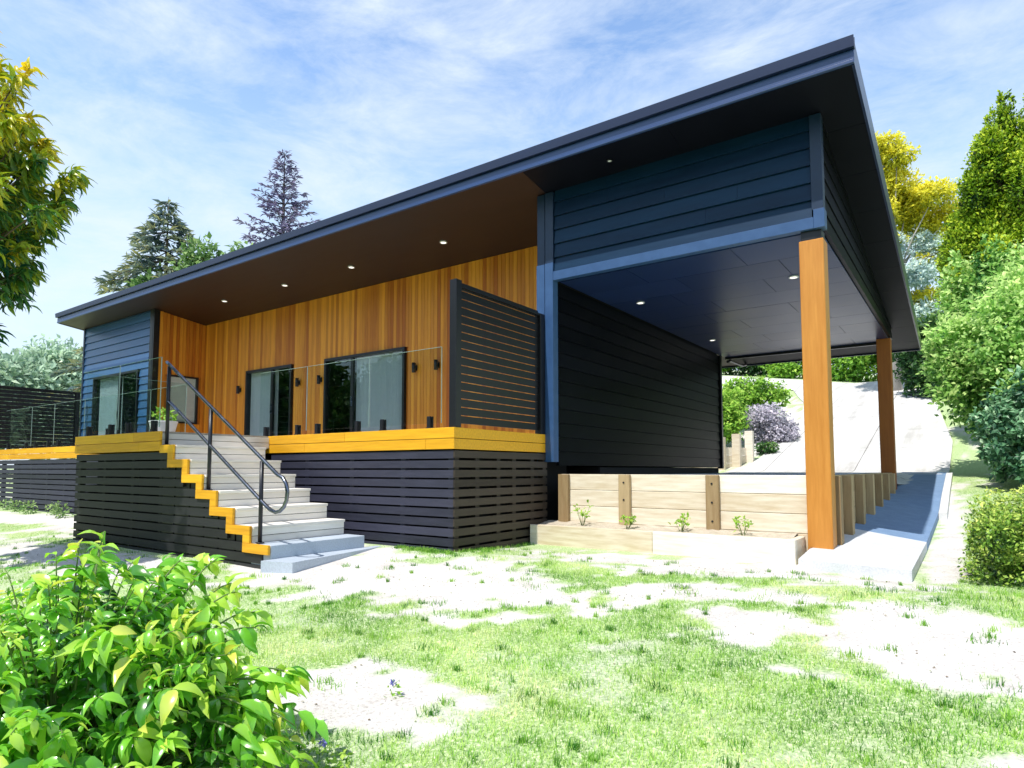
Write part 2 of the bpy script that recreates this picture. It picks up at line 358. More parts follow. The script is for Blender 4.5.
# ------------------------------------------------------------------ terrain
TP = np.array([(-80,-1.2),(-8,-.6),(0,-.02),(1.3,-.08),(4,-.05),(8.4,.13),(10.3,.42),(14,.86),(16,1.0),(38,6.4),(60,9.6),(400,20)])
def terrain(X, Y):
    X = np.asarray(X, float); Y = np.asarray(Y, float)
    z = np.interp(Y, TP[:, 0], TP[:, 1])
    hf = .12 + .88 * sstep(-34, -12, X)
    z = np.where(Y > 10, (z - .4) * hf + .4 * np.where(Y > 10, 1, 0), z)
    z = z + .13 * np.clip(-X, 0, 22) * sstep(31, 37, Y) * sstep(-34, -20, X)
    z = z + .03 * (fbm(X, Y, 1.7, 5) - .5) * sstep(1.5, -1, Y) + .25 * (fbm(X, Y, 9, 8) - .5) * sstep(18, 40, np.abs(Y - 5))
    return z
DIRT = [(.5,-1.55,2.5,.95,.12),(2.45,-3.85,.75,.45,.1),(3.1,.95,2.5,.8,0),(5.35,-1.2,1.7,.85,-.1),(5.35,5,.22,5,0),(-12,-.75,6.0,.6,0),
        (-.9,-1.2,1.3,1.2,0),(-4.6,-2.6,3.5,.55,0),(6.8,-2.6,.9,.7,0),(-9.5,-3.4,2.2,.35,.15),(-1.5,22,1.3,6,0),(4.2,-.55,1.2,.35,.1)]
def grassy(X, Y):
    X = np.asarray(X, float); Y = np.asarray(Y, float); d = np.full(X.shape, 9.)
    for cx, cy, rx, ry, rot in DIRT:
        c, s = math.cos(rot), math.sin(rot); u = (X - cx) * c + (Y - cy) * s; v = -(X - cx) * s + (Y - cy) * c
        d = np.minimum(d, np.sqrt((u / rx) ** 2 + (v / ry) ** 2))
    n = fbm(X, Y, .8, 3) - .5; n2 = vnoise(X, Y, .22, 9) - .5
    n3 = vnoise(X, Y, .09, 17) - .5
    return np.clip(sstep(.82, 1.08, d + 1.3 * n + .75 * n2 + .35 * n3) - (.85 - .6 * sstep(-1.9, -2.8, Y)) * sstep(.54, .68, fbm(X, Y, .75, 21) + .14 * n2 + .1 * n3), 0, 1)
xs = np.concatenate([np.linspace(-400,-60,18), np.linspace(-56,-14,43), np.arange(-13,9.01,.1), np.linspace(10,40,31), np.linspace(50,400,15)])
ys = np.concatenate([np.linspace(-300,-30,14), np.linspace(-25,-8,18), np.arange(-7,3,.1), np.arange(3,16,.25), np.linspace(16.5,60,60), np.linspace(66,400,20)])
GX, GY = np.meshgrid(xs, ys); GZ = terrain(GX, GY)
nx, ny = len(xs), len(ys); idx = np.arange(nx * ny).reshape(ny, nx)
F = np.stack([idx[:-1,:-1], idx[:-1,1:], idx[1:,1:], idx[1:,:-1]], -1).reshape(-1, 4)
def ground_mat():
    m, t, out = nt('lawn_and_dry_soil')
    b = N(t, 'ShaderNodeBsdfPrincipled', Roughness=.95); b.inputs['Specular IOR Level'].default_value = .1; t.links.new(b.outputs[0], out.inputs[0])
    tc = N(t, 'ShaderNodeTexCoord'); at = N(t, 'ShaderNodeAttribute', attribute_name='grass')
    n1 = N(t, 'ShaderNodeTexNoise', Scale=2.2, Detail=10.0, Roughness=.65); n2 = N(t, 'ShaderNodeTexNoise', Scale=38.0, Detail=6.0, Roughness=.7)
    for n in (n1, n2): t.links.new(tc.outputs['Object'], n.inputs['Vector'])
    dirt = ramp(t, n1.outputs['Fac'], [(.3, (.58, .545, .51)), (.7, (.82, .80, .775))])
    spk = ramp(t, n2.outputs['Fac'], [(.36, (.48, .43, .38)), (.48, (1, 1, 1))])
    mm = N(t, 'ShaderNodeMixRGB', blend_type='MULTIPLY'); mm.inputs[0].default_value = .6; t.links.new(dirt, mm.inputs[1]); t.links.new(spk, mm.inputs[2])
    gr = ramp(t, n2.outputs['Fac'], [(.34, (.14, .30, .06)), (.5, (.38, .54, .20)), (.66, (.80, .82, .60))])
    ad = N(t, 'ShaderNodeMath', operation='MULTIPLY_ADD'); ad.inputs[1].default_value = .8; ad.inputs[2].default_value = -.4
    t.links.new(n2.outputs['Fac'], ad.inputs[0])
    ad.inputs[1].default_value = 1.3; ad.inputs[2].default_value = -.72
    a2 = N(t, 'ShaderNodeMath', operation='ADD'); a2.use_clamp = True; t.links.new(at.outputs['Fac'], a2.inputs[0]); t.links.new(ad.outputs[0], a2.inputs[1])
    mx = N(t, 'ShaderNodeMixRGB'); t.links.new(a2.outputs[0], mx.inputs[0]); t.links.new(mm.outputs[0], mx.inputs[1]); t.links.new(gr, mx.inputs[2])
    t.links.new(mx.outputs[0], b.inputs['Base Color'])
    bp = N(t, 'ShaderNodeBump', Strength=.6, Distance=.02); t.links.new(n2.outputs['Fac'], bp.inputs['Height']); t.links.new(bp.outputs[0], b.inputs['Normal'])
    return m
g = arrays_mesh('ground', np.stack([GX, GY, GZ], -1).reshape(-1, 3), F, np.full(len(F), .5), ground_mat(), smooth=True)
a = g.data.attributes.new('grass', 'FLOAT', 'POINT'); a.data.foreach_set('value', grassy(GX, GY).ravel().astype(np.float32))
struct(g)

# grass blades, one uncountable mass
def grass_blades():
    n = 430000
    # denser near the camera
    X = np.concatenate([RNG.uniform(-12, 9, n // 2), RNG.uniform(.5, 7.5, n // 2)])
    Y = np.concatenate([RNG.uniform(-5.6, 2.2, n // 2), RNG.uniform(-5.2, 0, n // 2)])
    xr = RNG.uniform(5.35, 9, 60000); yr = RNG.uniform(0, 14, 60000)
    X = np.concatenate([X, xr]); Y = np.concatenate([Y, yr])
    gm = grassy(X, Y); keep = RNG.random(len(X)) < gm * gm * .9 + .035
    # keep off hard things
    def inr(x0, x1, y0, y1): return (X > x0) & (X < x1) & (Y > y0) & (Y < y1)
    keep &= ~(inr(-7.2, -.9, -1.9, .3) | inr(-20, .05, 0, 4) | inr(.2, 5.2, 1.25, 12) | inr(-1.2, .3, .0, 3) | inr(-1.5, -.8, -1.9, .2))
    keep &= ~(((X - 2.45) ** 2 + (Y + 5.2) ** 2) < .3)
    X, Y, gm = X[keep], Y[keep], gm[keep]; n = len(X)
    P = np.stack([X, Y, terrain(X, Y) - .003], -1)
    ang = RNG.uniform(0, 2 * math.pi, n); tilt = RNG.uniform(.25, 1.1, n)
    D = np.stack([np.cos(ang) * np.sin(tilt), np.sin(ang) * np.sin(tilt), np.cos(tilt)], -1)
    U = unit(np.cross(D, np.stack([-np.sin(ang), np.cos(ang), 0 * ang], -1)))
    s = RNG.uniform(.012, .036, n) * (.55 + .6 * gm)
    t = np.clip(.58 + .75 * (fbm(X, Y, .7, 31) - .5) * 2 + .2 * RNG.normal(size=n), 0, 1)
    nt_ = 2600; tx = RNG.uniform(-8, 8.5, nt_); ty = RNG.uniform(-4.8, 1.6, nt_); g_ = grassy(tx, ty)
    ok = (RNG.random(nt_) < np.where(g_ > .5, .45, .22 + .5 * g_)) & ~((tx < .1) & (ty > -.05)) & ~((tx > .1) & (tx < 5.2) & (ty > 1.2)) & ~((tx > -7.3) & (tx < -.8) & (ty > -1.95)); tx, ty = tx[ok], ty[ok]
    # a fringe along the foot of the skirting
    fx = RNG.uniform(-1.0, .1, 60); fy = RNG.uniform(-.16, -.03, 60); gx_ = RNG.uniform(.03, .12, 30); gy_ = RNG.uniform(0, 1.7, 30); tx = np.concatenate([tx, fx, gx_]); ty = np.concatenate([ty, fy, gy_])
    m_ = 44; r_ = RNG.uniform(.015, .10, len(tx)) * RNG.uniform(.4, 1, len(tx)); cx2 = np.repeat(tx, m_) + np.repeat(r_, m_) * RNG.normal(size=len(tx) * m_); cy2 = np.repeat(ty, m_) + np.repeat(r_, m_) * .8 * RNG.normal(size=len(tx) * m_)
    a2 = RNG.uniform(0, 6.28, len(cx2)); tl2 = RNG.uniform(.1, .9, len(cx2)); D2_ = np.stack([np.cos(a2) * np.sin(tl2), np.sin(a2) * np.sin(tl2), np.cos(tl2)], -1)
    P = np.concatenate([P, np.stack([cx2, cy2, terrain(cx2, cy2) - .003], -1)]); D = np.concatenate([D, D2_]); U = np.concatenate([U, unit(np.cross(D2_, np.stack([-np.sin(a2), np.cos(a2), 0 * a2], -1)))])
    s = np.concatenate([s, RNG.uniform(.02, .055, len(cx2))]); t = np.concatenate([t, np.clip(np.repeat(RNG.uniform(.0, .55, len(tx)), m_) + .12 * RNG.normal(size=len(cx2)), 0, 1)])
    V, Fq, T = leaves(P, D, U, s, t, 'blade', 1.2)
    o = arrays_mesh('lawn_grass', V, Fq, T, M['grass']); o['kind'] = 'stuff'; tag(o, 'patchy short green grass growing over pale dry soil', 'grass')
grass_blades()
def litter():
    n = 3000; X = RNG.uniform(-7, 8.5, n); Y = RNG.uniform(-5.2, 1.6, n); ok = ~((X < .1) & (Y > -.05)) & ~((X > .0) & (X < 5.2) & (Y > 1.15)) & ~((X > -7.3) & (X < -.8) & (Y > -1.95)) & (RNG.random(n) < 1.05 - grassy(X, Y)); X, Y = X[ok], Y[ok]; n = len(X)
    P = np.stack([X, Y, terrain(X, Y) + .004], -1); a = RNG.uniform(0, 6.28, n); D = np.stack([np.cos(a), np.sin(a), RNG.uniform(-.1, .5, n)], -1)
    V, Fq, T = leaves(P, D, unit(np.array([0, 0, 1.]) + RNG.normal(size=(n, 3)) * .5), RNG.uniform(.007, .024, n), RNG.random(n), 'simple', 1.4)
    o = arrays_mesh('leaf_litter', V, Fq, T, leafmat('dry_litter', [(0, (.10, .07, .04)), (.5, (.30, .22, .13)), (1, (.22, .32, .08))], .1)); o['kind'] = 'stuff'; tag(o, 'dry leaf litter and clods scattered over the bare soil', 'leaf litter')
litter()

# ------------------------------------------------------------------ HOUSE
HD = 1.653; XL, XR = -18.33, 4.73; YF = 1.59; YB = 13.13; EZ = 5.83
def zu(Y): return EZ - .14 * (Y - YF)
YW = 3.87; YC = 2.35; BX0, BX1, YBK = -18.14, -13.42, 2.35; XC = 4.24; YR = 11.3; CZ = 4.19
house = thing('house', 'dark single storey house with cedar cladding, skillion roof and open carport', 'house', (-6, 6, 0))

P_ = .235
def clip_top(poly):   # keep z <= zu(Y); poly in (y,z)
    out = []
    for i in range(len(poly)):
        a, b = poly[i], poly[(i + 1) % len(poly)]
        fa = zu(a[0]) - a[1]; fb = zu(b[0]) - b[1]
        if fa >= 0: out.append(a)
        if (fa >= 0) != (fb >= 0):
            k = fa / (fa - fb); out.append((a[0] + k * (b[0] - a[0]), a[1] + k * (b[1] - a[1])))
    return out
def boards_front(mb, x0, x1, Y, z0, z1, holes=(), proj=.034):
    z = z0
    while z < z1 - .01:
        zt = min(z + P_, z1); segs = [(x0, x1)]
        for hx0, hx1, hz0, hz1 in holes:
            if min(zt, hz1) - max(z, hz0) > .1:
                ns = []
                for a, b in segs:
                    if hx0 > a: ns.append((a, min(b, hx0)))
                    if hx1 < b: ns.append((max(a, hx1), b))
                segs = [q for q in ns if q[1] - q[0] > .01]
        cut = []; rowt = random.random()
        for a, b in segs:
            j = a + random.uniform(.8, 3.6)
            while j < b - .5: cut.append((a, j - .0015)); a = j + .0015; j += 3.6
            cut.append((a, b))
        for a, b in cut:
            mb.prism([(Y - proj, z + .016), (Y - .004, zt + .008), (Y + .03, zt + .008), (Y + .03, z + .016)], 'x', a, b, np.clip(rowt + .12 * random.uniform(-1, 1), 0, 1))
        z = zt
def boards_side(mb, X, y0, y1, z0, sgn, z1=9, proj=.024):
    z = z0
    while z < min(zu(y0), z1) - .01:
        zt = min(z + P_, z1)
        q = clip_top([(y0, z + .012), (y1, z + .012), (y1, zt + .008), (y0, zt + .008)])
        if len(q) >= 3:
            t = random.random(); n = len(q)
            outer = [(X + sgn * (proj - (proj - .006) * (p[1] - z) / P_), p[0], p[1]) for p in q]
            inner = [(X - sgn * .03, p[0], p[1]) for p in q]
            mb.poly(outer if sgn > 0 else outer[::-1], t); mb.poly(inner if sgn < 0 else inner[::-1], t)
            for i in range(n):
                j = (i + 1) % n; mb.poly([outer[i], inner[i], inner[j], outer[j]] if sgn > 0 else [outer[i], outer[j], inner[j], inner[i]], t)
        z += P_

# weatherboards, left block
mb = MB(); boards_front(mb, BX0 + .06, BX1 - .2, YBK, HD + .02, zu(YBK), [(-17.30, -14.20, HD - .5, 4.08)]); mb.build('front_weatherboards', M['blueboard'], house)
mb = MB(); boards_side(mb, BX0, YBK + .05, YR, .5, -1); mb.build('end_weatherboards', M['blueboard'], house)
mb = MB().box(BX0 + .03, BX1 - .25, YBK - .036, YBK - .024, 4.24, 4.34); mb.build('head_flashing', M['trimblue'], house)
mb = MB().box(BX1 - .2, BX1 - .03, YBK - .045, YBK + .05, HD, zu(YBK) - .005).box(BX1 - .03, BX1 + .03, YBK - .04, YBK + .12, HD, zu(YBK) - .005)
mb.build('corner_trim', M['frame'], house)
mb = MB().box(BX0 - .03, BX0 + .06, YBK - .045, YBK + .05, HD, zu(YBK) - .005); mb.build('corner_trim', M['trimnavy'], house)
# carport front wall and side wall
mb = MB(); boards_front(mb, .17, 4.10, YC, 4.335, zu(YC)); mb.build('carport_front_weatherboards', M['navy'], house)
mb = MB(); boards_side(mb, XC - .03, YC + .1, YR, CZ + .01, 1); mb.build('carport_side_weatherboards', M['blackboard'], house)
mb = MB().box(.156, 4.12, YC - .055, YC + .06, 4.195, 4.345); mb.build('carport_beam_flashing', M['trimblue'], house, bevel=.004)  # lighter blue holds the sunlit tone along the wall foot
mb = MB().box(4.10, XC, YC - .05, YC + .1, 4.44, zu(YC + .1)); mb.build('corner_trim', M['trimnavy'], house, bevel=.004)
mb = MB().box(4.12, XC + .012, YC - .062, YC + .11, 4.19, 4.44); mb.build('corner_trim', M['trimblue'], house, bevel=.004)  # same trim below the eave shadow, sunlight painted as lighter blue
mb = MB().box(-.17, -.02, YC - .03, YC + .1, 4.50, zu(YC + .1)).box(.0, .155, YC - .05, YC + .1, 4.50, zu(YC + .1)); mb.build('corner_post', M['trimnavy'], house, bevel=.004)
mb = MB().box(-.18, -.02, YC - .04, YC + .1, 1.2, 4.50).box(.0, .155, YC - .06, YC + .1, 1.2, 4.50); mb.build('corner_post', M['trimblue'], house, bevel=.004)  # same post, sunlit tone painted below the shadow line, darker above
# black wall beside the carport
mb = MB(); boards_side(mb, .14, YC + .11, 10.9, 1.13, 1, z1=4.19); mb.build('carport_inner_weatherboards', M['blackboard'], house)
mb = MB().box(.06, .20, 10.9, 11.0, 1.10, 4.2); mb.build('corner_trim', M['frame'], house)
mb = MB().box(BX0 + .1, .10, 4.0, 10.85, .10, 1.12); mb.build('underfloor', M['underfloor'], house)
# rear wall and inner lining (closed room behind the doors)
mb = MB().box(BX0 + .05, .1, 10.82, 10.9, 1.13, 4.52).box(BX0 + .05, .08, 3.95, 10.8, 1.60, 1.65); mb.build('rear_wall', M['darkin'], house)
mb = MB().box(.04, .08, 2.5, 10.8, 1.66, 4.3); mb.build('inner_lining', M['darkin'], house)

# cedar cladding, vertical boards
D1 = (-11.11, -8.99, HD, 3.88); D2 = (-7.63, -4.78, HD, 3.88); W1 = (2.75, 3.67, 2.44, 3.86)
mb = MB(); x = BX1
while x < -.02:
    w = .098; x1 = min(x + w, -.02); segs = [(HD + .01, zu(YW) - .005)]
    for d in (D1, D2):
        if x1 > d[0] and x < d[1]: segs = [(d[3], zu(YW) - .005)]
    for a, b in segs:
        t = np.clip(.5 + .28 * RNG.normal(), 0, 1)
        mb.box(x + .003, x1 - .003, YW - .02 + .002 * RNG.random(), YW + .02, a, b, t)
    x = x1
mb.box(BX1, D1[0], YW + .02, YW + .03, HD, 5.45, .2).box(D1[1], D2[0], YW + .02, YW + .03, HD, 5.45, .2).box(D2[1], -.02, YW + .02, YW + .03, HD, 5.45, .2).box(D1[0], D1[1], YW + .02, YW + .03, 3.88, 5.45, .2).box(D2[0], D2[1], YW + .02, YW + .03, 3.88, 5.45, .2)
mb.build('cedar_cladding', M['cedar'], house)
mb = MB(); y = YBK + .13
while y < YW - .025:
    y1 = min(y + .098, YW - .021)
    segs = [(HD + .01, zu(y1) - .005)]
    if y1 > W1[0] and y < W1[1]: segs = [(HD + .01, W1[2]), (W1[3], zu(y1) - .005)]
    for a, b in segs: mb.box(BX1 - .02, BX1 + .02, y + .003, y1 - .003, a, b, np.clip(.45 + .28 * RNG.normal(), 0, 1))
    y = y1
mb.box(BX1 - .03, BX1 - .02, YBK + .1, YW, HD, W1[2], .2).box(BX1 - .03, BX1 - .02, YBK + .1, YW, W1[3], 5.45, .2).box(BX1 - .03, BX1 - .02, YBK + .1, W1[0], W1[2], W1[3], .2).box(BX1 - .03, BX1 - .02, W1[1], YW, W1[2], W1[3], .2)
mb.build('cedar_cladding', M['cedar'], house)

# sliding doors
def sliding_door(x0, x1, z0, z1, Y, split, curtain, label):
    mb = MB(); f = .065
    mb.box(x0, x0 + f, Y - .05, Y + .1, z0, z1, .3).box(x1 - f, x1, Y - .05, Y + .1, z0, z1, .3)
    mb.box(x0 + f, x1 - f, Y - .05, Y + .1, z1 - f, z1, .3).box(x0 + f, x1 - f, Y - .05, Y + .1, z0, z0 + .05, .3)
    mb.box(split - .045, split + .045, Y - .03, Y + .05, z0 + .05, z1 - f, .3)
    d = mb.build('sliding_door', M['frame'], house); d['label'] = label
    for a, b in ((x0 + f, split - .045), (split + .045, x1 - f)):
        MB().box(a, b, Y + .0, Y + .012, z0 + .05, z1 - f, .5).build('pane', M['pane'], d)
    hx = split + .02
    MB().box(hx - .018, hx + .018, Y - .07, Y - .03, z0 + .95, z0 + 1.2).build('handle', M['steel'], d)
    a, b = curtain; mb = MB(); n = int((b - a) / .06); pts = []
    for i in range(n + 1): pts.append((a + (b - a) * i / n, Y + .13 + (.03 if i % 2 else -.035) * random.uniform(.6, 1.2)))
    for p, q in zip(pts[:-1], pts[1:]): mb.poly([(p[0], p[1], z0 + .03), (q[0], q[1], z0 + .03), (q[0], q[1], z1 + .05), (p[0], p[1], z1 + .05)], .5)
    mb.build('curtain', M['curtain'], d)
sliding_door(*D1, YW - .01, -9.88, (-11.04, -9.84), 'sliding door with a pale curtain behind its left pane')
sliding_door(*D2, YW - .01, -6.59, (-6.55, -4.83), 'sliding door with a pale curtain behind its right pane')
sliding_door(-17.26, -14.24, HD, 4.03, YBK - .01, -15.46, (-17.1, -15.5), 'glazed door in the blue end block')
# small blind window on the return wall
mb = MB(); f = .05
y0, y1, z0, z1 = W1
mb.box(BX1 - .06, BX1 + .05, y0, y0 + f, z0, z1, .3).box(BX1 - .06, BX1 + .05, y1 - f, y1, z0, z1, .3).box(BX1 - .06, BX1 + .05, y0 + f, y1 - f, z0, z0 + f, .3).box(BX1 - .06, BX1 + .05, y0 + f, y1 - f, z1 - f, z1, .3)
w = mb.build('window', M['frame'], house)
MB().box(BX1 - .01, BX1 + .002, y0 + f, y1 - f, z0 + f, z1 - f).build('pane', M['winpane'], w)
mb = MB(); z = z0 + f
while z < z1 - f: mb.prism([(BX1 - .05, z), (BX1 - .03, z + .03), (BX1 - .028, z + .03), (BX1 - .048, z)], 'y', y0 + f, y1 - f); z += .034
mb.build('blind', M['blind'], w)

# roof
def slab(mb, x0, x1, y0, y1, t0, t1, tone=.5):
    mb.prism([(y0, zu(y0) + t0), (y1, zu(y1) + t0), (y1, zu(y1) + t1), (y0, zu(y0) + t1)], 'x', x0, x1, tone)
mb = MB(); slab(mb, XL + .03, XR - .03, YF + .03, YB - .03, .05, .24)
for i in range(57): slab(mb, XL + .2 + i * .4, XL + .235 + i * .4, YF + .1, YB - .1, .24, .27)
mb.build('roof', M['roof'], house)
mb = MB(); slab(mb, XL + .03, .0, YF + .03, YB - .03, .0, .05); mb.build('deck_soffit', M['soffit_brown'], house)
mb = MB()
for i, (xa, xb) in enumerate(((.004, 2.40), (2.404, XR - .03))):
    ya = YF + .03
    while ya < YB - .04:
        yb = min(ya + 1.2, YB - .03); slab(mb, xa, xb, ya, yb - .006, .0, .05, random.random()); ya = yb
mb.build('carport_soffit', M['soffit_navy'], house)
mb = MB().box(XL, XR, YF, YF + .03, EZ - .015, EZ + .15, .5).box(XL, XR, YF - .010, YF, EZ - .01, EZ + .03, .7); mb.build('fascia_board', M['fascia'], house, bevel=.004)
gut = [(p, EZ - 5.497 + q) for p, q in [(YF - .055, 5.655), (YF + .03, 5.655), (YF + .03, 5.80), (YF + .02, 5.80), (YF + .02, 5.675), (YF - .045, 5.675), (YF - .05, 5.785), (YF - .07, 5.785)]]
mb = MB().prism(gut, 'x', XL - .01, XR + .01); mb.build('gutter', M['gutter'], house)
for x0 in (XL, XR - .03):
    mb = MB(); mb.prism([(YF + .03, zu(YF) - .02), (YB, zu(YB) - .02), (YB, zu(YB) + .30), (YF + .03, zu(YF) + .30)], 'x', x0, x0 + .03)
    mb.build('barge_board', M['gutter'], house)
mb = MB().box(XL + .03, XR - .03, YB - .03, YB, zu(YB) - .03, zu(YB) + .26).box(XL, XR, YB + .002, YB + .1, zu(YB) + .04, zu(YB) + .17); mb.build('rear_gutter', M['gutter'], house)
# carport ceiling panels
mb = MB(); y = YC + .1; rows = [(.22, 2.2), (2.204, 4.17)]
r_ = 0
while y < YR - .01:
    y1 = min(y + .9, YR); off = (0, .9)[r_ % 2]; x = .20
    while x < 4.17:
        x1 = min(x + (1.2 + off * .5), 4.18); mb.box(x, x1 - .008, y, y1 - .008, CZ + .002 * RNG.random(), CZ + .02); x = x1; off = .8
    y = y1; r_ += 1
mb.build('carport_ceiling', M['ceiling'], house)
mb = MB().box(.2, XC - .06, YR, YR + .06, CZ - .06, CZ + .04); mb.build('rear_beam', M['frame'], house)
mb = MB().box(3.93, 4.225, YC - .03, YC + .26, 0.03, 4.06).build('carport_post', M['post'], house, bevel=.008)
mb = MB().box(3.95, 4.20, YC + .0, YC + .23, 4.06, 4.19).build('post_cap', M['frame'], house)
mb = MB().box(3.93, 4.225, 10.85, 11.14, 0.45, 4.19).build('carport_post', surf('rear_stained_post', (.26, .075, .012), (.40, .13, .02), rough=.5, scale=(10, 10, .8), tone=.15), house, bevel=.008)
mb = MB().tube([(.3, 11.2, 4.05), (.3, 11.4, 4.1), (.3, 12.6, 4.12), (.3, 13.0, 4.2)], .035, 8); mb.build('downpipe', M['frame'], house)

# downlights
CAMP = np.array([5.65, -6.575, 1.08])
LN = [('deck soffit', (-10.69, 2.87)), ('deck soffit', (-8.04, 2.90)), ('deck soffit', (-5.57, 2.90)), ('deck soffit', (-2.81, 2.91))]
lab = ['lit round downlight in brown deck soffit, nearest the blue end block', 'lit round downlight in brown deck soffit above the curtained left door', 'lit round downlight in brown deck soffit above the right door', 'lit round downlight in brown deck soffit nearest the louvred screen']
def ring(mb, c, r0, r1, z0, z1, n=20):
    for i in range(n):
        a, b = 2 * math.pi * i / n, 2 * math.pi * (i + 1) / n
        q = lambda r, t, z: (c[0] + r * math.cos(t), c[1] + r * math.sin(t), z)
        mb.poly([q(r0, a, z0), q(r0, b, z0), q(r1, b, z0), q(r1, a, z0)], .5); mb.poly([q(r1, a, z0), q(r1, b, z0), q(r1, b, z1), q(r1, a, z1)], .5)
        mb.poly([q(r0, b, z0), q(r0, a, z0), q(r0, a, z1), q(r0, b, z1)], .5)
def downlight(x, y, z, label, group):
    t = thing('downlight', label, 'downlight', (x, y, z), group)
    mb = MB(); ring(mb, (x, y), .055, .075, z - .012, z + .01); mb.build('trim_ring', M['white'], t)
    mb = MB().prism([(x + .054 * math.cos(k * math.pi / 8), y + .054 * math.sin(k * math.pi / 8)) for k in range(16)], 'z', z - .006, z + .004); mb.build('lens', M['lamp'], t)
for (n_, (x, y)), l in zip(LN, lab): downlight(x, y, zu(y) - .004, l, 'downlights along the deck soffit')
for (x, y), l in zip(((.75, 4.43), (3.44, 4.38), (.71, 8.67)), ('downlight in dark carport ceiling near the front by black wall', 'downlight in dark carport ceiling beside the front timber post', 'downlight in dark carport ceiling far back by black wall')):
    downlight(x, y, CZ - .002, l, 'downlights in the carport ceiling')
t = thing('eave_sensor', 'tiny dark round fitting in the navy eave above the carport front wall', 'light fitting', (1.36, 2.0, zu(2.0)))
mb = MB(); ring(mb, (1.36, 2.0), .03, .05, zu(2.0) - .012, zu(2.0)); mb.build('trim_ring', M['blackmetal'], t)
MB().prism([(1.36 + .029 * math.cos(k * math.pi / 8), 2.0 + .029 * math.sin(k * math.pi / 8)) for k in range(16)], 'z', zu(2.0) - .01, zu(2.0)).build('lens', M['white'], t)
# wall sconces
for i, (x, l) in enumerate(((-11.41, 'black up and down sconce on cedar wall left of the left door'), (-8.67, 'black sconce on cedar wall just right of the left door'),
                            (-7.78, 'black sconce on cedar wall just left of the right door'), (-4.44, 'black sconce on cedar wall just right of the right door'), (-3.77, 'black sconce on cedar wall nearest the louvred screen'))):
    t = thing('wall_light', l, 'wall light', (x, YW - .02, 3.36), 'sconces along the cedar wall')
    MB().box(x - .04, x + .04, YW - .036, YW - .021, 3.30, 3.42).build('wall_plate', M['blackmetal'], t)
    MB().tube([(x, YW - .10, 3.25), (x, YW - .10, 3.47)], .045, 14).build('lamp_body', M['blackmetal'], t)
    MB().box(x - .015, x + .015, YW - .06, YW - .037, 3.34, 3.38).build('bracket', M['blackmetal'], t)

# ------------------------------------------------------------------ DECK
deck = thing('deck', 'raised timber deck with yellow edge boards and dark slatted skirting', 'deck', (-4, 0, 0))
LX0, LX1, LY = -7.18, -4.19, -1.85
ST = [-4.19, -3.78, -3.36, -2.97, -2.60, -2.19, -1.80, -1.40]; SZ = [1.653 - .216 * k for k in range(8)]
def fasc(mb, x0, x1, y0, y1):
    for z0, z1 in ((1.356, 1.498), (1.506, 1.650)):
        if x1 - x0 < y1 - y0: mb.box(x0, x1, y0, y1, z0, z1); continue
        a = x0; j = x0 + random.uniform(1.2, 2.6)
        while j < x1 - .5: mb.box(a, j - .002, y0, y1, z0, z1); a = j + .002; j += 2.7
        mb.box(a, x1, y0, y1, z0, z1)
mb = MB(); fasc(mb, LX1 - .3, 0, 0, .04); mb.build('front_edge_board', M['beam'], deck, bevel=.003)
mb = MB(); fasc(mb, -18.2, LX0 + .0, 0, .04); mb.build('front_edge_board', M['beam'], deck, bevel=.003)
mb = MB(); fasc(mb, -.04, 0.0, .041, YC - .06); mb.build('side_edge_board', M['beam'], deck, bevel=.003)
mb = MB(); fasc(mb, LX0, LX1 + .02, LY, LY + .04); mb.build('landing_edge_board', M['beam'], deck, bevel=.003)
mb = MB(); fasc(mb, LX0, LX0 + .04, LY + .041, -.001); mb.build('landing_edge_board', M['beam'], deck, bevel=.003)
mb = MB(); y = .045
while y < YW - .03: mb.box(-18.1, -.05, y, min(y + .135, YW - .025), 1.625, HD - .001); y += .14
y = LY + .045
while y < .0: mb.box(LX0 + .05, LX1 - .03, y, min(y + .135, .04), 1.625, HD - .001); y += .14
mb.build('decking', M['deckboard'], deck)
def skirt_x(mb, x0, x1, y, z0, z1, face=-1, pitch=.132, gap=.026):
    z = z1
    while z - pitch + gap > z0 - .1:
        mb.box(x0, x1, y, y + .022, max(z - pitch + gap, z0 - .12), z); z -= pitch
def posts_x(mb, xs_, y, z0, z1):
    for x in xs_: mb.box(x - .045, x + .045, y, y + .09, z0, z1)
mb = MB(); skirt_x(mb, -4.15, -.03, .022, -.1, 1.335); posts_x(mb, [-3.2, -2.1, -1.0, -.09], .046, -.1, 1.34); mb.build('front_skirting', M['slat'], deck)
mb = MB(); skirt_x(mb, -18.15, LX0, .022, -.1, 1.335); posts_x(mb, np.arange(-17.3, -7.2, 1.1), .046, -.1, 1.34); mb.build('front_skirting', M['slat'], deck)
mb = MB(); z = 1.335
while z > -.1:
    mb.box(-.03, -.006, .024, YC + .0, max(z - .098, -.15), z); z -= .132
for y in (.1, .55, 1.05, 1.45, 1.95, 2.3): mb.box(-.12, -.032, y - .045, y + .045, -.1, 1.34)
mb.build('side_skirting', M['slatside'], deck)
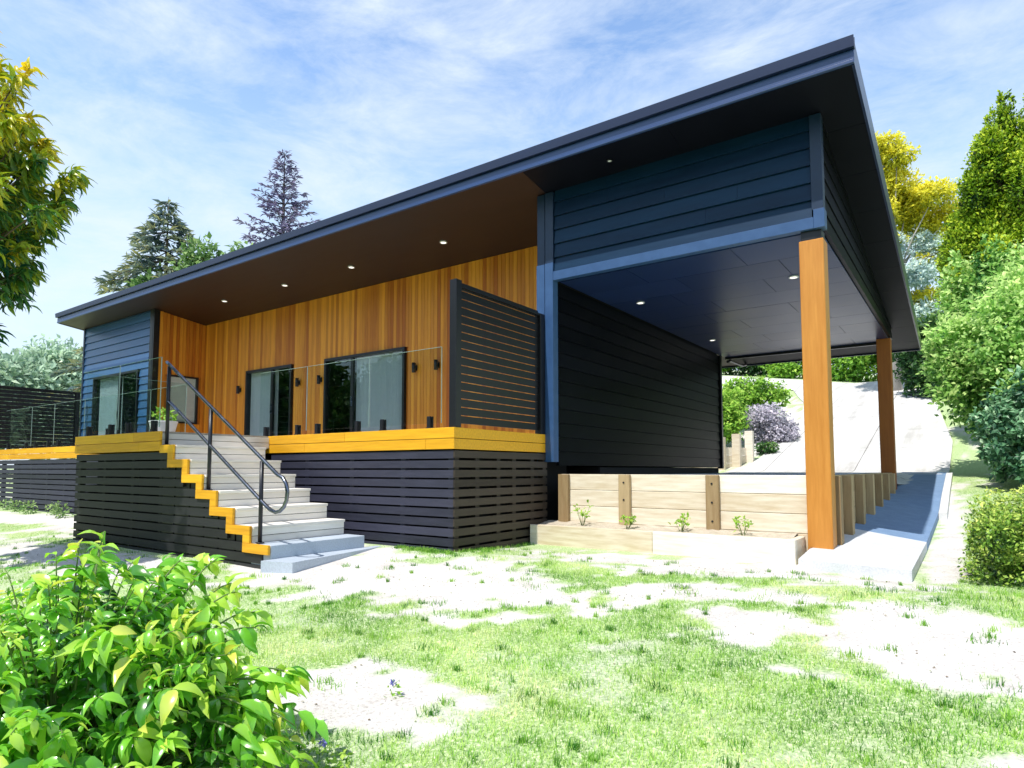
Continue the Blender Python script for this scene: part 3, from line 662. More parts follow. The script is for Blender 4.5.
# landing + stair side slats follow the steps
mb = MB(); z = 1.335
while z > -.25:
    zl = max(z - .108, -.3); xe = LX1
    for k in range(1, 8):
        if SZ[k] - .115 >= z - .02: xe = ST[k] - .005
    mb.box(LX0 + .03, xe - .15 if xe > LX1 else xe, LY + .03, LY + .052, zl, z); z -= .132
for x in (LX0 + .1, -6.1, -5.1, -4.2): mb.box(x - .045, x + .045, LY + .054, LY + .14, -.3, 1.34)
mb.build('landing_skirting', M['slatlanding'], deck)
mb = MB(); z = 1.335
while z > -.25: mb.box(LX0 + .012, LX0 + .034, LY + .03, .02, max(z - .108, -.3), z); z -= .132
mb.build('landing_skirting', M['slatlanding'], deck)
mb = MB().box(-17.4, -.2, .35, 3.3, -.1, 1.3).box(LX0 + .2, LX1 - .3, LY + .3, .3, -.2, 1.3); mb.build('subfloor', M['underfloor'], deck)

# ------------------------------------------------------------------ STAIRS
stair = thing('staircase', 'wide pale timber staircase with yellow stepped side trim', 'staircase', (-2.8, -1, 0))
SY0, SY1 = LY + .045, -.34
for k in range(1, 7):
    x0, x1, z = ST[k - 1], ST[k], SZ[k]
    mb = MB(); w = (x1 - x0 + .03) / 3
    for j in range(3): mb.box(x0 + .002 + j * w, x0 + (j + 1) * w - .004, SY0, SY1, z - .036, z)
    mb.build('tread', M['tread'], stair, bevel=.004)
for k in range(0, 7):
    x, z = ST[k], SZ[k]
    h = (z - SZ[k + 1] - (.036 if k else .03)) / 2
    zb = SZ[k + 1] + .002
    ye = SY1 if k else -.003
    mb = MB().box(x - .02, x + .002, SY0, ye, zb, zb + h - .004).box(x - .02, x + .002, SY0, ye, zb + h + .003, zb + 2 * h - .004)
    mb.build('riser', M['tread'], stair, bevel=.003)
mb = MB().box(ST[6] - .02, ST[7], LY + .05, -.30, -.12, SZ[7]); mb.build('bottom_step', M['concrete'], stair, bevel=.006)
mb = MB(); hz, vt = .118, .15
for k in range(1, 8):
    x0, x1 = ST[k - 1], ST[k]; z = SZ[k] + .004
    mb.box(x0 - vt + (.001 if k > 1 else vt + .022), x1 + .004, LY, LY + .036, z - hz, z)
    if k < 7: mb.box(x1 - vt + .002, x1 + .003, LY + .001, LY + .035, SZ[k + 1] + .006, z - hz)
mb.build('stepped_stringer_trim', M['beam'], stair, bevel=.003)
mb = MB(); 
for k in range(1, 7): mb.box(ST[k - 1] + .01, ST[k] - .03, LY + .06, LY + .11, -.2, SZ[k] - .04)
mb.build('carriage', M['slatdk'], stair); mb = MB()
for k in range(1, 7): mb.box(ST[k - 1] + .01, ST[k] - .03, -.42, -.37, -.1, SZ[k] - .04)
mb.build('carriage', M['slatdk'], stair)
pad = MB().prism([(-1.38, -1.95), (-.94, -1.82), (-1.30, .0), (-1.42, .0)], 'z', -.22, -.025).build('step_pad', M['concrete'])
tag(pad, 'low grey concrete pad at the foot of the pale stairs', 'concrete pad')

# handrail
rail = thing('handrail', 'black and steel double handrail looping at the bottom of the stairs', 'handrail', (-2.9, -1.75, .8))
HY = -1.76
def rz(x): return 1.22 - (x + 1.71) * .592
def lz(x): return .68 - (x + 1.69) * .585
top = [(-4.22, HY, 2.705)] + [(x, HY, rz(x)) for x in np.linspace(-4.15, -1.36, 9)]
loop = [(-1.25, HY, .975), (-1.18, HY, .90), (-1.155, HY, .81), (-1.17, HY, .70), (-1.22, HY, .62), (-1.30, HY, .565), (-1.39, HY, .548), (-1.49, HY, .572)]
low = [(x, HY, lz(x)) for x in np.linspace(-1.60, -4.12, 9)]
MB().tube(top + loop + low, .024, 12).build('rail_tube', M['steel'], rail)
for x, zb in ((-4.14, 1.44), (-2.94, .79), (-1.70, .15)):
    p = MB().tube([(x, HY, zb), (x, HY, rz(x) - .03)], .026, 10).tube([(x, HY, zb), (x, HY, zb + .012)], .055, 12)
    p.tube([(x, HY - .0, rz(x) - .035), (x, HY, rz(x) - .005)], .014, 8); p.build('post', M['blackmetal'], rail)

# ------------------------------------------------------------------ glass balustrade panels
def glass_panel(a, b, z0, z1, label, spig, group='frameless glass balustrade panels'):
    ax, ay = a; bx, by = b; t = thing('glass_balustrade', label, 'glass panel', ((ax + bx) / 2, (ay + by) / 2, HD), group)
    e = .006
    if ay == by: MB().box(ax, bx, ay - e, ay + e, z0, z1).build('pane', M['balglass'], t); MB().box(ax, bx, ay - e, ay + e, z1, z1 + .004).box(bx, bx + .005, ay - e, ay + e, z0, z1).build('polished_edge', M['glassedge'], t)
    else: MB().box(ax - e, ax + e, ay, by, z0, z1).build('pane', M['balglass'], t); MB().box(ax - e, ax + e, ay, by, z1, z1 + .004).build('polished_edge', M['glassedge'], t)
    for s in spig:
        if ay == by: q = MB().box(s - .03, s + .03, ay - .04, ay - e - .001, HD, HD + .17).box(s - .03, s + .03, ay + e + .001, ay + .04, HD, HD + .17).box(s - .04, s + .04, ay - .05, ay + .05, HD - .002, HD + .014)
        else: q = MB().box(ax - .04, ax - e - .001, s - .03, s + .03, HD, HD + .17).box(ax + e + .001, ax + .04, s - .03, s + .03, HD, HD + .17).box(ax - .05, ax + .05, s - .04, s + .04, HD - .002, HD + .014)
        q.build('spigot', M['blackmetal'], t, bevel=.003)
GZ0, GZ1 = HD + .07, 2.79
GY = .09
glass_panel((-4.62, GY), (-3.30, GY), GZ0, GZ1, 'clear glass panel on deck edge in front of the left door', (-4.42, -3.52))
glass_panel((-3.26, GY), (-1.78, GY), GZ0, GZ1, 'clear glass panel on deck edge in front of the right door', (-3.0, -2.03))
glass_panel((-1.74, GY), (-.31, GY), GZ0, GZ1, 'clear glass panel on deck edge nearest the louvred screen', (-1.47, -.52))
glass_panel((-7.1, LY + .07), (-5.72, LY + .07), GZ0, GZ1, 'clear glass panel on front of landing, farther from the handrail', (-6.8, -5.95))
glass_panel((-5.66, LY + .07), (-4.34, LY + .07), GZ0, GZ1, 'clear glass panel on front of landing, beside the handrail top', (-5.35, -4.5))
glass_panel((-7.12, LY + .13), (-7.12, .05), GZ0, GZ1, 'clear glass panel along the left end of the stair landing', (-1.35, -.35))
for i, (x0, x1) in enumerate(((-8.6, -7.18), (-10.2, -8.66), (-11.9, -10.26), (-13.75, -11.96), (-15.3, -13.81), (-17.35, -15.36))):
    glass_panel((x0, GY), (x1, GY), GZ0, GZ1, 'clear glass panel, number %s leftward from the landing along the far deck edge' % ('one', 'two', 'three', 'four', 'five', 'six')[i], (x0 + .3, x1 - .3), 'frameless glass panels of the far deck edge')

# ------------------------------------------------------------------ privacy screens
def screen(X, y0, y1, z1, label):
    t = thing('privacy_screen', label, 'slatted screen', (X, (y0 + y1) / 2, HD))
    MB().box(X - .06, X + .06, y0, y0 + .12, HD, z1 + .06).build('post', M['slatdk'], t, bevel=.004)
    MB().box(X - .06, X + .06, y1 - .12, y1, HD, z1).build('post', M['slatdk'], t, bevel=.004)
    mb = MB(); z = HD + .06
    while z < z1 - .05:
        mb.prism([(X - .012, z), (X + .006, z), (X + .006, z + .103), (X - .012, z + .103)], 'y', y0 + .121, y1 - .121); z += .117
    mb.build('slats', M['slatdk'], t)
    MB().box(X - .05, X + .05, y0 + .121, y1 - .121, z1 - .035, z1).build('top_rail', M['slatdk'], t)
screen(-.06, .03, 2.28, 3.64, 'black louvred privacy screen at right end of deck beside the carport')
screen(-17.72, -.12, 2.1, 3.56, 'black slatted privacy screen at far left end of deck')

# white pot with plant on the landing
pot = thing('potted_plant', 'white pot with leafy green plant on the stair landing by the glass', 'potted plant', (-6.75, -.55, HD))
def lathe(mb, c, prof, n=20):
    for (r0, z0), (r1, z1) in zip(prof[:-1], prof[1:]):
        for i in range(n):
            a, b = 2 * math.pi * i / n, 2 * math.pi * (i + 1) / n
            q = lambda r, t, z: (c[0] + r * math.cos(t), c[1] + r * math.sin(t), c[2] + z)
            mb.poly([q(r0, a, z0), q(r0, b, z0), q(r1, b, z1), q(r1, a, z1)], .5)
mb = MB(); lathe(mb, (-6.75, -.55, HD), [(0.0, 0), (.15, 0), (.18, .04), (.24, .30), (.25, .31), (.25, .335), (.22, .335), (.21, .28), (0, .28)]); mb.build('pot', M['white'], pot)
V, Fq, T = blob_leaves([((-6.75, -.55, HD + .42), (.17, .17, .14), .1)], 420, .10, 'simple', droop=.3); arrays_mesh('foliage', V, Fq, T, M['bush'], pot)

# ------------------------------------------------------------------ carport slab, ramp, driveway
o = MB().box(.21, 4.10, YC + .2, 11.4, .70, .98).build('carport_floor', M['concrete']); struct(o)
zl = np.array([(1.55,.03),(2.6,.11),(7.5,.41),(10.9,.60),(14,.955),(15,1.0)]); zr = np.array([(1.25,.04),(4,.07),(8.4,.25),(10.3,.53),(14,.955),(15,1.0)])
M['padc'] = surf('sunlit_pale_concrete', (.58, .61, .65), (.74, .76, .79), rough=.8, nscale=1.4, detail=10, bump=.1, tone=.1, speck=.25)  # sunlit tone of the ramp concrete
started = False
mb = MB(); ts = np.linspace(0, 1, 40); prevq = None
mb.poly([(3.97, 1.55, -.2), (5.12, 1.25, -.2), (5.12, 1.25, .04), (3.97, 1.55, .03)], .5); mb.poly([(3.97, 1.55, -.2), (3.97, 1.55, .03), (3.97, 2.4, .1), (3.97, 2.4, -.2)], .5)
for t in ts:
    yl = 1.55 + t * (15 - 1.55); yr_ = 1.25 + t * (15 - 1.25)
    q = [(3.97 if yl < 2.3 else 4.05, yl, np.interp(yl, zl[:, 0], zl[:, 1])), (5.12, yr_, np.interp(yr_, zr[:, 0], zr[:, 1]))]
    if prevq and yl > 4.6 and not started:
        struct(mb.build('ramp_lit_front', M['padc'])); mb = MB(); started = True  # colour split at the roof shadow edge: sunlit tone here, shaded tone beyond
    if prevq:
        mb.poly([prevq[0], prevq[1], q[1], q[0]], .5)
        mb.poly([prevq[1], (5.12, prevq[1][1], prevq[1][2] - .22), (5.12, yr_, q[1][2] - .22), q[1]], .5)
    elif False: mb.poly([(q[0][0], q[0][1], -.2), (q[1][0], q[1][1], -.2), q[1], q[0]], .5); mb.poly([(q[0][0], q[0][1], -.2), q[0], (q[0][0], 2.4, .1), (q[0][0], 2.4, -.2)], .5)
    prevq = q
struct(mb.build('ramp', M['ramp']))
kb = MB(); pq = None
for y in np.linspace(8.2, 14.6, 20):
    z = np.interp(y, zr[:, 0], zr[:, 1]) + .012; q = [(5.125, y, z), (5.26, y, z), (5.26, y, z - .3)]
    if pq: kb.poly([pq[0], pq[1], q[1], q[0]], .8); kb.poly([pq[1], pq[2], q[2], q[1]], .8)
    else: kb.poly([q[0], (5.125, y, z - .3), q[2], q[1]], .8)
    pq = q
struct(kb.build('kerb', M['kerb']))
def drv(X, Y):
    base = terrain(X, Y) + .05
    near = .98 + (np.interp(Y, zr[:, 0], zr[:, 1]) - .98) * sstep(3.9, 4.3, X)
    return near * (1 - sstep(14, 16.5, Y)) + base * sstep(14, 16.5, Y)
ys2 = np.concatenate([np.linspace(11.41, 16.5, 24), np.linspace(17, 38.5, 50)]); k = np.linspace(0, 1, 40)
Lb = np.interp(ys2, [11.4, 12, 15, 18, 25, 31, 35, 38.5], [.1, -.2, -.9, -.6, -.6, -1.6, -3, -3]); Rb = np.interp(ys2, [11.4, 13, 15, 20, 30, 38.5], [4.1, 4.9, 5.15, 5.2, 4.4, 3.6])
VX = Lb[:, None] + (Rb - Lb)[:, None] * k[None]; VY = np.repeat(ys2[:, None], 40, 1); VZ = drv(VX, VY)
idx = np.arange(VX.size).reshape(VX.shape); F = np.stack([idx[:-1,:-1], idx[:-1,1:], idx[1:,1:], idx[1:,:-1]], -1).reshape(-1, 4)
struct(arrays_mesh('driveway', np.stack([VX, VY, VZ], -1).reshape(-1, 3), F, np.full(len(F), .5), M['drive'], smooth=True))
VX, VY = np.meshgrid(np.linspace(-22, -2.9, 60), np.linspace(34.6, 38.4, 12)); VZ = terrain(VX, VY) + .06
idx = np.arange(VX.size).reshape(VX.shape); F = np.stack([idx[:-1,:-1], idx[:-1,1:], idx[1:,1:], idx[1:,:-1]], -1).reshape(-1, 4)
struct(arrays_mesh('upper_driveway', np.stack([VX, VY, VZ], -1).reshape(-1, 3), F, np.full(len(F), .5), M['drive'], smooth=True))

# ------------------------------------------------------------------ retaining walls and planter
rw = thing('retaining_wall', 'pale timber sleeper retaining wall under the carport front edge', 'retaining wall', (2, YC + .1, 0))
WY = YC + .06
for k in range(4):
    z0 = .0 + k * .252
    for a, b in ((.22, 1.36), (1.364, 2.72), (2.724, 3.92)):
        MB().box(a, b, WY + .0015 * k, WY + .1, z0, z0 + .246).build('sleeper', M['sleeper'], rw, bevel=.006)
for x in (.30, 1.37, 2.71): MB().box(x - .09, x + .09, WY - .075, WY - .001, -.1, 1.0).build('post', M['sleeperpost'], rw, bevel=.006)
rs = thing('retaining_wall', 'timber post retaining wall stepping down along the left of the ramp', 'retaining wall', (4.15, 6, 0))
for k in range(4):
    MB().box(4.08, 4.155, 2.63, 11.35, .0 + k * .252, .246 + k * .252).build('sleeper', M['sleeperpost'], rs)
for y in (2.78, 3.75, 4.95, 6.25, 7.55, 8.85, 10.1): MB().box(4.156, 4.27, y - .1, y + .1, 0, .99).build('post', M['sleeperpost'], rs, bevel=.006)
for x in (1.37, 2.71):
    for z in (.36, .62, .88): MB().tube([(x, WY - .085, z), (x, WY - .074, z)], .014, 8).build('bolt', M['blackmetal'], rw)
bed = thing('garden_bed', 'low timber garden bed along the foot of the retaining wall', 'garden bed', (2, 1.9, 0))
MB().box(.17, 2.05, 1.79, 1.87, -.18, .225).box(2.054, 3.89, 1.792, 1.87, -.18, .225).build('front_sleeper', M['sleeper'], bed, bevel=.005)
MB().box(3.80, 3.888, 1.871, 2.39, -.18, .22).build('end_sleeper', M['sleeper'], bed, bevel=.005)
MB().box(.02, .168, 1.80, 1.88, -.18, .22).build('end_sleeper', M['sleeper'], bed, bevel=.005)
VX, VY = np.meshgrid(np.linspace(.02, 3.8, 60), np.linspace(1.865, WY, 10)); VZ = .17 + .10 * (VY - 1.86) + .05 * fbm(VX, VY, .25, 4)
idx = np.arange(VX.size).reshape(VX.shape); F = np.stack([idx[:-1,:-1], idx[:-1,1:], idx[1:,1:], idx[1:,:-1]], -1).reshape(-1, 4)
arrays_mesh('soil', np.stack([VX, VY, VZ], -1).reshape(-1, 3), F, np.full(len(F), .5), M['soil'], bed, smooth=True)
for (x, s, l) in ((.80, 1.35, 'bushy green seedling in the garden bed nearest the dark skirting'), (1.55, .8, 'low green seedling in the garden bed beside the second wall post'), (2.36, 1.1, 'broad leafed seedling in the garden bed left of the third wall post'), (3.2, .9, 'green seedling in the garden bed nearest the big timber post')):
    y = 2.08; z = .20; t = thing('seedling', l, 'seedling', (x, y, z), 'seedlings in the timber garden bed')
    mb = MB(); ps = []
    for i in range(8):
        a = RNG.uniform(0, 6.28); h = RNG.uniform(.12, .24) * s; tip = (x + .09 * s * math.cos(a), y + .07 * s * math.sin(a), z + h); mb.tube([(x, y, z - .02), tip], [.004, .002], 5); ps.append(tip)
    mb.build('stem', M['stem'], t)
    P = np.repeat(np.array(ps), 8, 0) + RNG.normal(size=(64, 3)) * .025; D = unit(RNG.normal(size=(64, 3)) + np.array([0, 0, .4]))
    V, Fq, T = leaves(P, D, unit(RNG.normal(size=(64, 3)) * .4 + np.array([0, 0, 1])), RNG.uniform(.04, .08, 64), RNG.uniform(.3, .9, 64), 'simple'); arrays_mesh('leaves', V, Fq, T, M['bush'], t)
# row of young plants at the far deck skirting
for i in range(9):
    x = -17.2 + i * 1.12; y = -.28 + .05 * RNG.normal(); z = float(terrain(x, y)); s = RNG.uniform(.8, 1.2)
    V, Fq, T = blob_leaves([((x, y, z + .14 * s), (.22 * s, .16 * s, .16 * s), .2)], 260, .08, 'simple')
    o = arrays_mesh('young_shrub', V, Fq, T, M['lightgreen'], None, (x, y, z)); tag(o, 'small young shrub in the row along the far left deck skirting', 'shrub', 'young shrubs along the far deck skirting')
# back retaining wall seen through the carport
bw = thing('retaining_wall', 'weathered timber post wall beside the driveway, behind the carport', 'retaining wall', (-1.4, 16.5, 1))
pts = [(-2.4, 15.2), (-1.95, 15.7), (-1.5, 16.2), (-1.12, 16.75), (-.85, 17.4)]
for i, (x, y) in enumerate(pts):
    z = float(terrain(x, y)); MB().box(x - .14, x + .14, y - .1, y + .1, z - .3, 1.95 + .13 * i).build('post', M['sleeper'], bw, bevel=.01)
for (a, b) in zip(pts[:-1], pts[1:]):
    for k in range(4):
        z = .75 + k * .28; MB().prism([(a[0], a[1] + .1), (b[0], b[1] + .1), (b[0], b[1] + .2), (a[0], a[1] + .2)], 'z', z, z + .27).build('sleeper', M['sleeper'], bw)

# ------------------------------------------------------------------ vegetation
def shrub(name, label, cat, c, r, mat, size, dens, nblob=10, group=None, trunk=None, seed=1, tb=0, kind='simple', spread=.9, light=.5, base=None, inner=.25, extra=None, smin=.35, smax=.6, cluster=0):
    rs_ = np.random.default_rng(seed); c = np.array(c, float); r = np.array(r, float)
    zb = float(terrain(c[0], c[1])) if base is None else base
    t = thing(name, label, cat, (c[0], c[1], zb), group)
    bl = []
    for i in range(nblob):
        d = rs_.normal(size=3); d /= np.linalg.norm(d); s = rs_.uniform(smin, smax)
        bl.append((c + d * r * (1 - s) * rs_.uniform(.75, 1.05), r * s, tb + .10 * rs_.normal()))
    bl.append((c, r * .72, tb - .2))
    V, Fq, T = blob_leaves(bl, dens, size, kind, light=light, spread=spread, inner=inner, cluster=cluster)
    arrays_mesh('crown' if trunk else 'foliage', V, Fq, T, mat, t)
    if extra:
        V, Fq, T = blob_leaves(extra[0], dens, size, kind, light=light, spread=spread, inner=inner, cluster=cluster); arrays_mesh(extra[2], V, Fq, T, extra[1], t)
    mb = MB(); tm = trunk or M['bark']
    b0 = np.array([c[0], c[1], zb - .2]); hub = np.array([c[0], c[1], zb + max(.15, (c[2] - zb) * .55)])
    rr = max(.03, .05 * r[2])
    mb.tube([b0, hub * .5 + b0 * .5 + [.05, .03, 0], hub], [rr * 1.3, rr, rr * .85], 8)
    for q in bl[:8]: mb.tube([hub, hub * .5 + q[0] * .5 + [0, 0, .1 * r[2]], q[0]], [rr * .6, rr * .4, rr * .12], 6)
    mb.build('trunk' if trunk else 'branches', tm, t)
    return t

# foreground bush, big leaves on arching shoots
def foreground_bush():
    c0 = np.array([2.55, -5.45]); zb = float(terrain(*c0)); t = thing('leafy_bush', 'lush bright green large leafed bush in the lower left foreground', 'bush', (c0[0], c0[1], zb))
    mb = MB(); parts = []
    def shoot(base, tip, r, nl, ls, droop):
        base = np.array(base); tip = np.array(tip); mid = base * .45 + tip * .55 + np.array([0, 0, .22]); path = []
        for u in np.linspace(0, 1, 9): path.append((1 - u) ** 2 * base + 2 * u * (1 - u) * mid + u * u * tip)
        mb.tube(path, list(np.linspace(r, r * .3, 9)), 5)
        us = np.sort(RNG.uniform(.30, 1, nl)); P = (1 - us)[:, None] ** 2 * base + 2 * (us * (1 - us))[:, None] * mid + us[:, None] ** 2 * tip
        tan = unit(2 * (1 - us)[:, None] * (mid - base) + 2 * us[:, None] * (tip - mid)); side = rsphere(nl)
        side = unit(side - tan * np.sum(side * tan, 1, keepdims=True)); side[:, 2] -= droop * .5
        D = unit(side * 1.0 + tan * .55 + np.array([0, 0, -droop])); U = unit(np.array([-.05, -.35, 1.]) + RNG.normal(size=(nl, 3)) * .4)
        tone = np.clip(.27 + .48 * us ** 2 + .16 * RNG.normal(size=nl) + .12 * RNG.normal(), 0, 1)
        parts.append(leaves(P, D, U, ls * RNG.uniform(.55, 1.3, nl), tone, 'fine', .70))
    for i in range(470):
        a = RNG.uniform(0, 2 * math.pi); rr = math.sqrt(RNG.random()); h = (1 - rr ** 2.2) * .95 + .12
        tx, ty = c0[0] + 1.12 * rr * math.cos(a), c0[1] + .95 * rr * math.sin(a)
        hh = h * RNG.uniform(.6, 1.14)
        shoot((c0[0] + .35 * (tx - c0[0]), c0[1] + .35 * (ty - c0[1]), zb + hh * .35), (tx, ty, zb + hh), .006, 16, RNG.choice([.06, .085, .115]), RNG.uniform(.25, .7))
    # long arching shoots that stand above the rest
    for (x, y, h) in ((2.50, -4.75, 1.04), (2.25, -4.82, 1.0), (2.72, -4.78, .90), (2.05, -5.1, 1.18), (1.8, -5.0, 1.1), (2.95, -5.0, .8), (3.15, -5.15, .6), (2.38, -4.74, 1.0), (2.58, -4.72, .92), (2.42, -4.9, 1.04), (2.70, -4.66, .78), (2.85, -4.75, .74), (1.95, -4.75, .98), (3.25, -5.0, .5), (3.3, -4.85, .42), (3.4, -5.05, .4), (3.1, -4.75, .5), (3.45, -4.9, .3), (3.2, -4.65, .34), (3.0, -4.6, .5)):
        b = (c0[0] + .4 * (x - c0[0]), c0[1] + .4 * (y - c0[1]), zb + .4); shoot(b, (x, y, zb + h), .009, 26, .115, .55)
    for i in range(12):
        a = RNG.uniform(0, 6.28); mb.tube([(c0[0] + .1 * math.cos(a), c0[1] + .1 * math.sin(a), zb - .05), (c0[0] + .4 * math.cos(a), c0[1] + .35 * math.sin(a), zb + .55)], [.016, .008], 6)
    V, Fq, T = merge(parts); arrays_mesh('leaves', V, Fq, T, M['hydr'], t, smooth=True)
    mb.build('stems', M['stem'], t)
foreground_bush()
# low weeds beside it with tiny blue flowers
for (x, y, l) in ((3.05, -4.5, 'low leafy weed with blue flowers right of the foreground bush'), (2.75, -3.75, 'low weed with a blue flower on the bare soil patch')):
    z = float(terrain(x, y)); t = thing('flowering_weed', l, 'weed', (x, y, z), 'weeds beside the foreground bush')
    V, Fq, T = blob_leaves([((x, y, z + .03), (.16, .13, .06) if x > 3 else (.05, .04, .05), .15)], 900, .035, 'simple'); arrays_mesh('leaves', V, Fq, T, M['bush'], t)
    P = np.array([x, y, z + (.11 if x > 3 else .085)]) + RNG.normal(size=(14, 3)) * .003; V, Fq, T = leaves(P, rsphere(14), rsphere(14), .026, RNG.random(14), 'simple')
    arrays_mesh('flower', V, Fq, T, leafmat('blue_petal', [(0, (.12, .12, .4)), (1, (.3, .3, .7))], .2), t)

# tree at the left edge, dark leaves with golden tips
def left_tree():
    c = np.array([-5.6, -4.2, 4.9]); zb = float(terrain(-6.6, -4.6)); t = thing('broadleaf_tree', 'dark leafed tree with golden top leaves at the left edge', 'tree', (-6.6, -4.6, zb))
    mb = MB(); parts = []; rs_ = np.random.default_rng(5)
    hub = np.array([-6.5, -4.6, 2.6]); mb.tube([(-6.6, -4.6, zb - .2), (-6.62, -4.55, 1.2), hub], [.17, .14, .11], 10)
    for i in range(560):
        d = rs_.normal(size=3); d /= np.linalg.norm(d); k = rs_.uniform(.35, 1.0) ** .6
        tip = c + d * np.array([1.95, 1.45, 2.2]) * k * (1 + .12 * math.sin(7 * d[2] + 3 * d[0]))
        mid = hub * .4 + tip * .6 + np.array([0, 0, .25]); path = [(1 - u) ** 2 * hub + 2 * u * (1 - u) * mid + u * u * tip for u in np.linspace(0, 1, 7)]
        if i < 150: mb.tube(path, list(np.linspace(.03, .006, 7)), 5, .3)
        n = 26; ax = unit(tip - mid); P = tip - ax * (rs_.random(n) ** 1.5 * .28)[:, None] + rs_.normal(size=(n, 3)) * .025
        rad = rsphere(n); D = unit(rad * .9 + ax * .45 + np.array([0, 0, -.62])); U = unit(np.array([0, -.5, .9]) + rad * .4 + RNG.normal(size=(n, 3)) * .3)
        hz_ = (tip[2] - c[2]) / 2.0
        tone = np.clip(.48 + .38 * hz_ + .35 * (k - .8) + .12 * rs_.normal() + .12 * rs_.normal(size=n), 0, 1)
        parts.append(leaves(P, D, U, .20 * rs_.uniform(.6, 1.2, n), tone, 'fine', .52))
    V, Fq, T = merge(parts); arrays_mesh('crown', V, Fq, T, M['magn'], t, smooth=True); mb.build('trunk', M['bark'], t)
left_tree()

# conifers on the skyline
def conifer(name, label, x, y, ztop, rbase, mat, bark, nwh, seed, droop, dens, ls, zlow=.12, power=.85, up=0.0):
    rs_ = np.random.default_rng(seed); zb = float(terrain(x, y)); H = ztop - zb
    t = thing(name, label, 'conifer', (x, y, zb)); mb = MB(); parts = []
    mb.tube([(x, y, zb - .3), (x, y, zb + H * .5), (x, y, ztop)], [.02 * H, .011 * H, .01], 8)
    for i in range(nwh):
        f = zlow + (1 - zlow) * (i + rs_.random() * .6) / nwh; z = zb + f * H; L = rbase * (1 - f) ** power * rs_.uniform(.75, 1.12) + .12
        nb = 6
        for b in range(nb):
            a = 2 * math.pi * (b + rs_.random()) / nb + i * 1.3; l = L * rs_.uniform(.7, 1.1); dv = np.array([math.cos(a), math.sin(a), 0])
            p0 = np.array([x, y, z]); p1 = p0 + dv * l * .55 + np.array([0, 0, (up - droop * .25) * l]); p2 = p0 + dv * l + np.array([0, 0, (up * 1.6 - droop) * l])
            mb.tube([p0, p1, p2], [.012 * l + .02, .009 * l + .012, .008], 4, cap=False)
            n = max(6, int(dens * l)); us = rs_.uniform(.2, 1, n); P = (1 - us)[:, None] ** 2 * p0 + 2 * (us * (1 - us))[:, None] * p1 + us[:, None] ** 2 * p2
            sd = np.cross(dv, [0, 0, 1]); P = P + (rs_.normal(size=n) * .16 * l * (1.05 - us))[:, None] * sd
            D = unit(dv * .7 + sd * rs_.normal(size=(n, 1)) * .8 + np.array([0, 0, 1]) * (rs_.normal(size=(n, 1)) * .3 - droop * .5))
            tone = np.clip(.42 + .25 * us - .25 * (us < .45) + .18 * rs_.normal(size=n), 0, 1)
            parts.append(leaves(P, D, unit(np.array([0, 0, 1.]) + rs_.normal(size=(n, 3)) * .6), ls * rs_.uniform(.6, 1.25, n), tone, 'simple', .55))
    V, Fq, T = merge(parts); arrays_mesh('crown', V, Fq, T, mat, t); mb.build('trunk', bark, t)
conifer('spruce_tree', 'broad blue green conifer rising behind the left end of the roof', -34.8, 12.9, 18.2, 8.4, M['spruce'], M['bark'], 26, 3, .24, 24, .6, .1, .78)
conifer('pine_tree', 'sparse dusky purple conifer rising above the middle of the roof', -35.6, 21.7, 25.2, 7.4, M['pine'], M['barkdk'], 32, 4, -.08, 15, .5, .2, .8, .12)
def roundtree(name, label, x, y, ztop, blobs, mat, size, dens, bark, cat='tree', group=None, **kw):
    zb = float(terrain(x, y)); t = thing(name, label, cat, (x, y, zb), group)
    V, Fq, T = blob_leaves(blobs, dens, size, 'simple', **kw); arrays_mesh('crown', V, Fq, T, mat, t)
    mb = MB(); h = ztop - zb; top = np.array([x, y, zb + .45 * h]); mb.tube([(x, y, zb - .3), (x + .05 * h * .3, y, zb + .25 * h), top], [.03 * h, .022 * h, .018 * h], 8)
    for c, r, tb in blobs[::3] if cat == 'cypress' else blobs: mb.tube([top - [0, 0, .2 * h] if cat == 'cypress' else top, top * .5 + np.array(c) * .5 + [0, 0, .04 * h], c], [.012 * h, .009 * h, .003 * h], 5)
    mb.build('trunk', bark, t); return t
rs0 = np.random.default_rng(8)
roundtree('leafy_tree', 'soft light green rounded tree just right of the broad conifer', -31.5, 13.5, 15.4, [(np.array([-31.5, 13.5, 12.9]) + rs0.normal(size=3) * [1.3, 1.2, 1.0], rs0.uniform(.9, 1.5), 0.0) for _ in range(12)], M['lightgreen'], .42, 30, M['bark'])
# golden tree: upper golden part and silvery lower part
gx, gy = 2.6, 33.5
t = thing('golden_tree', 'tall airy golden crowned tree behind the right roof edge', 'tree', (gx, gy, float(terrain(gx, gy))))
gb = [(np.array([gx + dx, gy + rs0.normal() * .8, z]), (r * 1.15, r, r * .62), .05 * rs0.normal()) for dx, z, r in
      ((-1.2, 18.2, 1.2), (-.2, 18.6, 1.0), (.5, 17.8, .8), (-1.6, 16.6, 1.3), (-.2, 16.6, 1.5), (.9, 16.2, 1.0), (-.6, 17.4, 1.2), (.2, 15.4, 1.3), (1.7, 14.2, 1.0), (-.4, 13.6, .9), (2.0, 12.4, .8), (-1.0, 9.4, 1.1), (1.4, 10.2, .9), (2.1, 15.6, 1.1), (1.2, 14.9, 1.2), (-.8, 14.9, 1.3), (-2.0, 14.6, 1.1), (2.9, 14.8, .9), (-1.2, 10.8, 1.0), (.3, 9.9, .9))]
V, Fq, T = blob_leaves(gb, 150, .21, 'simple', inner=.4, light=.8, cluster=16); arrays_mesh('upper_crown', V, Fq, T, M['gold'], t)
